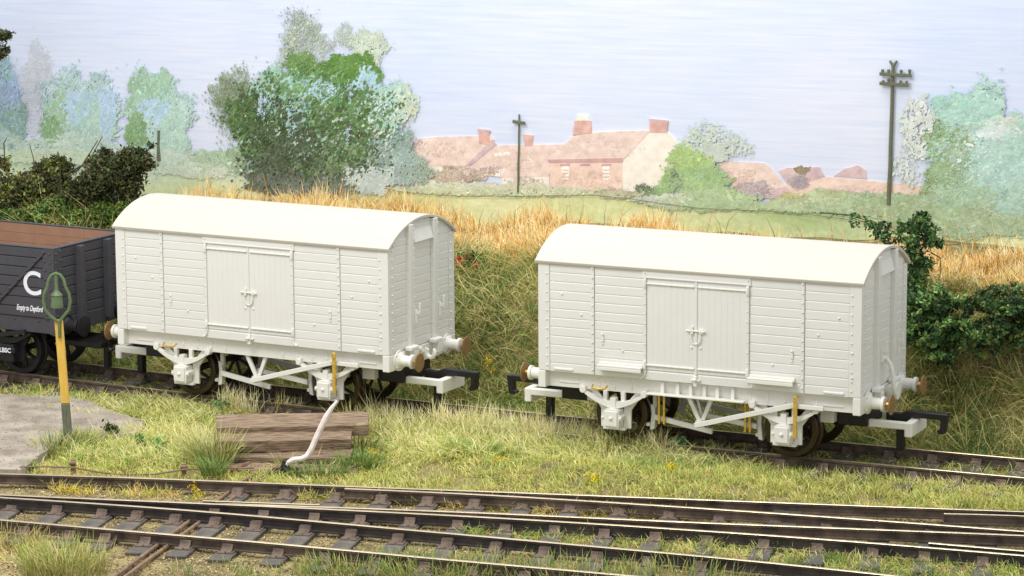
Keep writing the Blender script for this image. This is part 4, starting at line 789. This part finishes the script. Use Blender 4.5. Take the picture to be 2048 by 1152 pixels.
bush('hedge_bush', 'dark leafy bush low on the bank beside the right end of the white van', 'bush', sprays(1860, 640, 62, 62, 2.9, 46, 75)+sprays(1900, 680, 56, 36, 2.6, 22, 75)+sprays(1850, 600, 40, 24, 3.1, 16, 60)+[(1850, 650, 50, 44, 3.1, 500), (1905, 672, 44, 24, 2.9, 300)], RB+[(120, 150, 86)], .05, [[(1860, 720, 2.6), (1870, 650, 2.8), (1850, 600, 3)], [(1900, 700, 2.6), (1930, 620, 3), (1960, 575, 3.1)], [(1890, 660, 2.8), (1885, 600, 3), (1900, 570, 3)]], group=HG, kclump=1.6)
bush('hedge_bush', 'straggling dark bush on the bank at the right edge', 'bush', sprays(2020, 645, 60, 50, 2.9, 46, 80)+sprays(1965, 640, 44, 48, 3.0, 34, 70)+sprays(1975, 690, 40, 20, 2.6, 12, 60)+sprays(2010, 585, 50, 12, 3.2, 12, 40)+sprays(2090, 640, 50, 50, 3, 24, 80)+[(2030, 650, 40, 34, 3.1, 300)], RB+OL[:1], .05, [[(1960, 700, 2.6), (1985, 630, 3), (1950, 565, 3.2)], [(2010, 690, 2.7), (2000, 620, 3), (2040, 560, 3.2)], [(1985, 640, 3), (1965, 600, 3), (1940, 580, 3.1)]], group=HG, kclump=1.6)
# flowers and weeds
def plant(name, label, cat, px, py, t, rx, ry, n, cols, size, fl=None, nf=0, fc=None, fs=.03, group=None):
    T = empty(name, (0, 0, 0), 0, label, cat, group); leaves('foliage', [(px, py, rx, ry, t, n)], cols, size, T)
    if fl: leaves('blossom', fl, fc, fs, T, gain=.95)
    return T
plant('flowering_plant', 'bright red flowers on a low green plant by the left van', 'flowers', 940, 515, 4.3, 26, 16, 420, GN, .04, [(922, 522, 11, 11, 4.15, 70), (945, 530, 13, 8, 4.15, 70), (918, 540, 6, 6, 4.15, 20), (957, 548, 6, 5, 4.15, 26), (935, 512, 8, 5, 4.2, 24)], 0, [(214, 60, 62), (226, 96, 98), (190, 44, 50)], .028)
def tgt(px, py): p = at(px, py, -.1); return to_st(p[0], p[1])[1]
for i, (px, py, rx, ry, n, lab) in enumerate(((695, 858, 20, 6, 220, 'yellow flower patch growing on the stepped old sleepers'), (1348, 938, 14, 9, 150, 'yellow flower tuft on grass left of the right van wheels'), (1182, 956, 13, 8, 130, 'yellow flower tuft in the short grass nearest the rails at centre'), (1000, 922, 12, 11, 90, 'faint yellow flower tuft in long grass right of the lever'), (745, 910, 10, 12, 70, 'small yellow flower tuft just right of the stepped sleepers'), (395, 984, 22, 10, 90, 'yellow tuft between the rails at left'))):
    T = empty('flower_tuft', (0, 0, 0), 0, lab, 'flowers', 'yellow flower tufts'); t_ = tgt(px, py+12)
    leaves('foliage', [(px, py+ry, rx, ry, t_, n//2)], [(128, 136, 50), (150, 150, 60)], .025, T); leaves('blossom', [(px, py, rx, ry, t_-.05, n)], [(222, 196, 30), (232, 208, 60), (204, 178, 30)], .02, T, gain=.9)
T = empty('flower_tuft', (0, 0, 0), 0, 'pale yellow flower tuft on the bank between the two vans', 'flowers', 'yellow flower tufts'); leaves('blossom', [(976, 728, 12, 16, 2.2, 130)], [(216, 190, 50), (190, 170, 60)], .024, T, gain=.9)
WD = 'small green weeds'
for px, py, rx, ry, n, cl, lab in ((222, 858, 11, 11, 260, RB[:3], 'dark round weed on the grey hardstanding right of the post'), (283, 876, 9, 8, 110, [(70, 120, 60), (84, 134, 70)], 'small bright green weed low right of the dark round weed'), (316, 890, 9, 9, 110, [(86, 140, 60), (104, 152, 70)], 'bright green weed in grass halfway from post to sleepers'), (1360, 886, 14, 13, 220, [(74, 122, 80), (96, 142, 96), (60, 104, 66)], 'blue green weed beside the siding rail under the right van'), (445, 806, 12, 10, 130, [(90, 130, 84), (110, 146, 96)], 'blue green weed by the rail above the stepped sleepers'), (920, 768, 16, 8, 160, GN, 'green weed beyond the left van coupling')):
    plant('weed', lab, 'weed', px, py, tgt(px, py+ry) if py > 780 else 1.6, rx, ry, n, cl, .03, group=WD)

# ------------------------------------------------------------------ static grass
def pip(px, py, poly):
    r = np.zeros(len(px), bool); n = len(poly); j = n-1
    for i in range(n):
        xi, yi = poly[i]; xj, yj = poly[j]; c = ((yi > py) != (yj > py)) & (px < (xj-xi)*(py-yi)/((yj-yi) or 1e-9)+xi); r ^= c; j = i
    return r
ACC = {}
def blades(key, P, Ln, Wd, az, tilt, bend, col):
    ACC.setdefault(key, []).append((P, Ln, Wd, az, tilt, bend, col))
def flush(key, name, label, cat):
    P, Ln, Wd, az, tilt, bend, col = [np.concatenate([a[i] for a in ACC[key]]) for i in range(7)]; n = len(P)
    def dirv(th): return np.stack([np.sin(th)*np.cos(az), np.sin(th)*np.sin(az), np.cos(th)], -1)
    d0 = dirv(tilt); d1 = dirv(tilt+bend); mid = P+d0*(Ln*.55)[:, None]; tip = mid+d1*(Ln*.45)[:, None]
    s1 = np.stack([-np.sin(az), np.cos(az), np.zeros(n)], -1); s2 = np.cross(d0, s1); V = np.zeros((n, 7, 3))
    for k in range(3):
        o_ = s1*math.cos(k*2*PI/3)+s2*math.sin(k*2*PI/3); V[:, k] = P+o_*(Wd*.5)[:, None]; V[:, 3+k] = mid+o_*(Wd*.42)[:, None]
    V[:, 6] = tip; b = np.arange(n)[:, None]*7
    Q = np.concatenate([b+np.array([[k, (k+1) % 3, 3+(k+1) % 3, 3+k]]) for k in range(3)]); Tt = np.concatenate([b+np.array([[3+k, 3+(k+1) % 3, 6]]) for k in range(3)])
    o = colored(name, V.reshape(-1, 3), [Q, Tt], np.repeat(col, 7, 0), 'grass'); tag(o, label, cat, kind='stuff'); return n
def palette(cols, n, clump=None, var=11, gain=.95):
    pal = np.asarray(cols, float); i = RNG.integers(0, len(pal), n) if clump is None else np.where(RNG.uniform(0, 1, n) < .55, clump % len(pal), RNG.integers(0, len(pal), n))
    c = pal[i]+RNG.normal(0, var, (n, 1))+RNG.normal(0, 4, (n, 3)); return linA(np.clip(c, 5, 250))*gain
def make(key, x, y, lr, wr, tr, cols, csz=.28, bend=.5, gain=1.32, z=None, hmod=None):
    n = len(x); cx = np.floor(x/csz+.3*np.sin(y*3)).astype(int); cy = np.floor(y/csz+.3*np.sin(x*2.3)).astype(int); h = (cx*73856093 ^ cy*19349663) & 0xffff
    caz = (h % 628)/100.; az = np.where(RNG.uniform(0, 1, n) < .5, caz+RNG.normal(0, .5, n), RNG.uniform(0, 2*PI, n)); lm = .75+.5*((h >> 4) % 100)/100
    L_ = RNG.uniform(*lr, n)*lm*(hmod if hmod is not None else 1); P = np.stack([x, y, (ground_z(x, y) if z is None else z)-.02], -1)
    blades(key, P, L_, RNG.uniform(*wr, n), az, RNG.uniform(*tr, n)**1., RNG.normal(bend, .35, n), palette(cols, n, (h >> 3), gain=gain))
def zone_px(key, poly, dens, *a, holes=(), z0=-.2, **k):
    W_ = np.array([at(px, py, z0)[:2] for px, py in poly]); lo, hi = W_.min(0), W_.max(0); n = int((hi-lo).prod()*dens); x = RNG.uniform(lo[0], hi[0], n); y = RNG.uniform(lo[1], hi[1], n)
    px, py = project(np.stack([x, y, np.full(n, z0)], -1)); ok = pip(px, py, poly)
    for hpoly in holes: ok &= ~pip(px, py, hpoly)
    ok &= (wob(x*1.9+.7, y*2.3) > -.42) | (RNG.uniform(0, 1, n) < .3)
    make(key, x[ok], y[ok], *a, **k); return ok.sum()
def zone_st(key, s0, s1, t0, t1, dens, *a, keepf=None, **k):
    n = int((s1-s0)*(t1-t0)*dens); s = RNG.uniform(s0, s1, n); t = RNG.uniform(t0, t1, n)
    if keepf is not None: ok = keepf(s, t); s, t = s[ok], t[ok]
    if 'hf' in k: k['hmod'] = k.pop('hf')(s, t)
    make(key, M0[0]+E1[0]*s+E2[0]*t, M0[1]+E1[1]*s+E2[1]*t, *a, **k)
LT = [(194, 190, 118), (178, 180, 100), (206, 200, 138), (156, 166, 88), (216, 208, 154)]
SH = [(174, 176, 94), (186, 180, 104), (160, 168, 86), (194, 186, 116), (148, 160, 82)]
GRN = [(126, 152, 78), (108, 138, 66), (146, 164, 88)]
BK = [(134, 138, 78), (154, 152, 92), (112, 122, 64), (184, 178, 120), (96, 116, 60), (126, 144, 76), (116, 138, 70)]
WHT = [(240, 202, 126), (248, 218, 154), (230, 182, 104), (252, 230, 178), (212, 166, 94)]
TIMB = [(425, 830), (742, 830), (735, 862), (706, 884), (704, 938), (440, 942), (425, 900)]
HARD = [(a, b) for a, b in outl]
TUFTS = [(15, 772), (120, 774), (220, 792), (300, 830), (230, 842), (120, 818), (40, 800)]
g1 = [(-60, 778), (60, 772), (390, 800), (640, 826), (1000, 862), (1330, 894), (1590, 922), (2048, 965), (2250, 985), (2250, 1044), (2048, 1036), (1520, 1017), (1020, 997), (728, 986), (520, 972), (254, 952), (20, 945), (60, 930), (120, 880), (300, 865)]
zone_px('near', g1, 520, (.10, .24), (.011, .018), (.1, 1.1), SH, holes=(TIMB, HARD))
long1 = [(150, 800), (390, 806), (640, 834), (1000, 868), (1330, 900), (1560, 922), (1480, 938), (1250, 940), (1000, 935), (760, 940), (560, 945), (430, 925), (254, 930), (130, 925), (180, 878), (330, 850)]
zone_px('near', long1, 520, (.22, .5), (.010, .017), (.5, 1.4), LT, holes=(TIMB, HARD))
zone_px('near', [(760, 858), (1000, 866), (1330, 900), (1420, 930), (1200, 925), (1000, 915), (780, 915)], 300, (.3, .55), (.010, .016), (.2, 1.1), LT, holes=(TIMB,))
zone_px('near', [(860, 905), (1000, 915), (1060, 935), (900, 930)], 700, (.15, .32), (.011, .017), (.2, 1.), GRN)
zone_px('near', [(1220, 905), (1420, 915), (1450, 945), (1300, 955), (1230, 935)], 500, (.14, .3), (.011, .017), (.2, 1.), GRN)
zone_px('near', [(130, 880), (330, 880), (400, 930), (150, 930)], 350, (.15, .4), (.011, .017), (.2, 1.2), GRN+LT[:2], holes=(HARD,))
zone_px('near', TUFTS, 700, (.12, .36), (.010, .016), (.4, 1.4), LT+GRN[:1], z0=-.09)
zone_px('near', [(260, 790), (420, 805), (520, 825), (430, 850), (340, 845), (270, 815)], 500, (.2, .5), (.010, .016), (.5, 1.4), LT+GRN[:1])
# upright straws in front of the siding rail
zone_px('near', [(440, 812), (640, 832), (1000, 868), (1330, 901), (1330, 910), (1000, 880), (640, 845), (440, 828)], 560, (.3, .7), (.010, .014), (.0, .6), [(214, 204, 156), (226, 218, 178), (186, 176, 112)], bend=.1, holes=(TIMB,))
zone_px('near', [(900, 856), (1060, 862), (1200, 872), (1330, 892), (1330, 925), (1180, 912), (1050, 905), (900, 890)], 420, (.35, .75), (.009, .014), (.2, 1.3), LT+[(214, 206, 160)], gain=1.15)
zone_px('near', [(620, 826), (1000, 866), (1000, 900), (760, 890), (740, 845)], 300, (.35, .7), (.009, .014), (.2, 1.3), LT+[(214, 206, 160)], holes=(TIMB,), gain=1.15)
zone_px('near', [(200, 868), (360, 862), (430, 905), (420, 935), (250, 925)], 260, (.25, .5), (.010, .016), (.2, 1.2), LT, holes=(HARD,))
for cx_, cy_, n, rr, lr, cl in ((436, 925, 240, .22, (.4, .85), LT+GRN[:1]), (410, 915, 160, .25, (.4, .8), LT), (425, 945, 130, .16, (.2, .45), GRN), (735, 868, 130, .25, (.3, .6), LT), (705, 850, 60, .2, (.3, .6), LT), (718, 900, 150, .25, (.25, .5), LT+GRN), (722, 930, 160, .25, (.25, .45), GRN), (640, 944, 130, .4, (.15, .3), GRN), (570, 930, 30, .15, (.1, .3), LT), (470, 850, 40, .15, (.1, .25), LT+[(120, 90, 60)]), (112, 895, 160, .3, (.2, .5), GRN+LT), (165, 885, 120, .25, (.2, .45), LT), (140, 882, 90, .15, (.15, .4), LT+GRN), (60, 930, 60, .1, (.1, .2), GRN)):
    p = at(cx_, cy_, -.12); a = RNG.uniform(0, 2*PI, n); r_ = rr*np.sqrt(RNG.uniform(0, 1, n)); x = p[0]+r_*np.cos(a)*1.2; y = p[1]+r_*np.sin(a)
    L_ = RNG.uniform(*lr, n); blades('near', np.stack([x, y, np.full(n, -.15 if cy_ < 890 or cx_ > 300 else -.2)], -1), L_, RNG.uniform(.010, .017, n), a+RNG.normal(0, .5, n), np.abs(RNG.normal(.25, .25, n))+r_/rr*.3, RNG.normal(.35, .3, n), palette(cl, n))
# between and in front of the near rails
DRY = [(196, 176, 112), (180, 168, 98), (208, 190, 130), (172, 172, 92)]
zone_px('rails', [(60, 958), (150, 955), (254, 960), (350, 966), (360, 990), (254, 992), (120, 985)], 750, (.10, .26), (.010, .016), (.1, 1.), DRY+[(210, 186, 70)])
zone_px('rails', [(590, 992), (700, 985), (860, 992), (1010, 1006), (1010, 1018), (760, 1004), (600, 998)], 1300, (.12, .3), (.010, .015), (.2, 1.2), DRY)
zone_px('rails', [(1010, 1004), (1200, 1012), (1420, 1028), (1420, 1038), (1180, 1030), (1010, 1022)], 1000, (.08, .24), (.010, .015), (.3, 1.3), DRY)
zone_px('rails', [(1720, 1015), (1860, 1022), (1850, 1035), (1730, 1030)], 700, (.08, .2), (.010, .015), (.3, 1.2), GRN+DRY[:1])
zone_px('rails', [(2000, 1036), (2100, 1040), (2100, 1058), (2000, 1050)], 500, (.08, .2), (.010, .015), (.3, 1.2), GRN+DRY[:1])
zone_px('rails', [(930, 1046), (1100, 1058), (1400, 1082), (1700, 1104), (2048, 1134), (2250, 1155), (2250, 1200), (1900, 1165), (1700, 1142), (1400, 1112), (1100, 1085), (920, 1068)], 560, (.10, .26), (.010, .016), (.2, 1.2), SH+GRN+DRY[:1])
zone_px('rails', [(890, 1040), (1010, 1046), (1010, 1060), (900, 1056)], 900, (.15, .3), (.010, .016), (.1, .9), DRY)
zone_px('rails', [(-60, 1062), (60, 1068), (130, 1085), (200, 1100), (220, 1120), (100, 1135), (-60, 1120)], 260, (.08, .22), (.010, .016), (.4, 1.4), DRY)
for cx_, cy_, n, rr, lr, cl in ((130, 1140, 420, .5, (.25, .6), SH+LT), (100, 1110, 120, .4, (.2, .4), SH), (700, 1142, 360, .6, (.15, .35), SH+GRN), (880, 1150, 300, .6, (.15, .4), SH+GRN), (420, 1150, 120, .5, (.1, .3), LT+GRN), (980, 1140, 240, .6, (.15, .35), SH+GRN), (1150, 1160, 300, .8, (.2, .4), SH+GRN), (20, 1090, 120, .4, (.2, .45), DRY), (560, 1155, 120, .5, (.1, .25), GRN+SH), (1350, 1165, 300, .8, (.2, .4), SH+GRN), (800, 1125, 160, .4, (.1, .3), GRN)):
    p = at(cx_, cy_, -.2); a = RNG.uniform(0, 2*PI, n); r_ = rr*np.sqrt(RNG.uniform(0, 1, n)); x = p[0]+r_*np.cos(a)*1.3; y = p[1]+r_*np.sin(a)
    blades('rails', np.stack([x, y, np.full(n, -.24)], -1), RNG.uniform(*lr, n), RNG.uniform(.010, .017, n), a+RNG.normal(0, .7, n), np.abs(RNG.normal(.3, .25, n)), RNG.normal(.3, .3, n), palette(cl, n))
zone_st('rails', -13, 13, -.55, .55, 330, (.08, .22), (.010, .015), (.4, 1.4), BK+DRY[:1])
zone_st('rails', 5.5, 13, -.7, 1.3, 160, (.1, .28), (.010, .015), (.3, 1.3), LT+GRN)
zone_st('near', 3.5, 13, -1.6, -.74, 520, (.10, .28), (.010, .016), (.2, 1.2), SH+LT)
zone_st('near', 6.5, 13, -1.0, -.70, 350, (.15, .34), (.010, .016), (.1, 1.0), LT)
# the bank
zone_st('bank', -13, 13, .75, 2.0, 420, (.12, .34), (.010, .016), (.4, 1.4), BK+LT[:2])
zone_st('bank', -13, 13, 1.6, 4.9, 520, (.25, .6), (.009, .014), (.3, 1.5), BK, gain=1.4)
zone_st('bank', -13, 13, 1.5, 4.9, 120, (.5, .95), (.010, .014), (.5, 1.4), [(190, 176, 112), (170, 156, 92), (204, 190, 130)], bend=.3)
zone_st('bank', -13, 13, 1.2, 4.9, 420, (.15, .38), (.011, .018), (.2, 1.2), [(92, 118, 58), (112, 138, 70), (76, 98, 48)], keepf=lambda s, t: wob(s*1.3, t*1.9) > .05)
# ripe corn along the crest
zone_st('corn', -10.5, 13, 4.55, 7.6, 380, (.30, .60), (.013, .028), (.0, .95), WHT, bend=.25, gain=1., hf=lambda s, t: (.85+.55*wob(s*1.5, t*1.3)+.25*(s < -5))*(1-.6*np.exp(-((s-3.8)/1.6)**2)))
zone_st('corn', -10.5, 13, 4.35, 6.4, 170, (.3, .6), (.013, .024), (.6, 1.6), WHT, bend=.3, gain=1.)
zone_st('corn', -10.5, 13, 4.6, 7.4, 9, (.7, 1.05), (.012, .018), (.0, .6), WHT[:3]+[(150, 124, 70)], bend=.3, gain=.8)
flush('near', 'grass', 'pale yellow green tangled grass between the siding and the near rails', 'grass')
flush('rails', 'grass', 'short dry grass tufts growing between and in front of the rails', 'grass')
flush('bank', 'grass', 'dark olive tangled grass covering the bank behind the vans', 'grass')
flush('corn', 'corn', 'golden ripe corn stalks along the top of the bank', 'corn')

# ballast grains
n = 40000; x = RNG.uniform(-11.5, 11.5, n*2); y = RNG.uniform(-15.5, -3.0, n*2); s_, t_ = to_st(x, y)
pxx, pyy = project(np.stack([x, y, np.full(len(x), -.22)], -1)); ok = (pyy > 955+(pxx*.035)) & (pyy < 1200); x, y = x[ok][:n], y[ok][:n]; n = len(x)
sz = RNG.uniform(.010, .028, n); base = np.array([[1, 0, 0], [0, 1, 0], [-1, 0, 0], [0, -1, 0], [0, 0, .8], [0, 0, -.8]])
V = base[None]*sz[:, None, None]*RNG.uniform(.6, 1.3, (n, 6, 1)); a = RNG.uniform(0, PI, n); V[..., 0], V[..., 1] = V[..., 0]*np.cos(a)[:, None]-V[..., 1]*np.sin(a)[:, None], V[..., 0]*np.sin(a)[:, None]+V[..., 1]*np.cos(a)[:, None]
V += np.stack([x, y, ground_z(x, y)+.004], -1)[:, None]; tri = np.array([[0, 1, 4], [1, 2, 4], [2, 3, 4], [3, 0, 4], [1, 0, 5], [2, 1, 5], [3, 2, 5], [0, 3, 5]])
o = colored('ballast', V.reshape(-1, 3), (np.arange(n)[:, None, None]*6+tri).reshape(-1, 3), np.repeat(palette([(164, 142, 106), (184, 162, 124), (138, 118, 90), (206, 188, 150), (122, 106, 86)], n, gain=.95), 6, 0), 'stone'); tag(o, 'fine brown ballast grains between the sleepers', 'ballast', kind='stuff')
# grit and crumbs on the hardstanding
n = 2600; lo = np.min(np.array(fine), 0); hi = np.max(np.array(fine), 0); x = RNG.uniform(lo[0], hi[0], n); y = RNG.uniform(lo[1], hi[1], n); ok = pip(x, y, [tuple(q) for q in fine]); x, y = x[ok], y[ok]; n = len(x)
sz = RNG.uniform(.006, .02, n)**1.; V = base[None]*sz[:, None, None]*RNG.uniform(.6, 1.3, (n, 6, 1))*np.array([1, 1, .5]); V += np.stack([x, y, np.full(n, -.088)], -1)[:, None]
o = colored('grit', V.reshape(-1, 3), (np.arange(n)[:, None, None]*6+tri).reshape(-1, 3), np.repeat(palette([(150, 140, 130), (112, 102, 92), (196, 188, 178), (130, 116, 98)], n, gain=.9), 6, 0), 'stone'); tag(o, 'loose grey grit scattered over the worn hardstanding', 'grit', kind='stuff')
# ------------------------------------------------------------------ lights
wd = bpy.data.worlds.new('World'); S.world = wd; wd.use_nodes = True
bg = wd.node_tree.nodes['Background']; bg.inputs[0].default_value = (.95, .97, 1, 1); bg.inputs[1].default_value = .9
def area(name, loc, target, sx, sy, power, col):
    l = bpy.data.lights.new(name, 'AREA'); l.shape = 'RECTANGLE'; l.size = sx; l.size_y = sy; l.energy = power; l.color = col
    o = bpy.data.objects.new(name, l); COL.objects.link(o); o.location = loc
    o.rotation_euler = (Vector(target)-Vector(loc)).to_track_quat('-Z', 'Y').to_euler()
area('studio_lamp', (-10, -13, 20), (0, -1, .5), 11, 8, 3700, (1, .98, .945))
area('studio_lamp', (2, -1, 26), (0, -1, 0), 16, 9, 3300, (1, .985, .955))
S.view_settings.view_transform = 'Standard'; S.view_settings.look = 'None'; S.view_settings.exposure = 0.; S.view_settings.gamma = 1; S.view_settings.use_curve_mapping = False
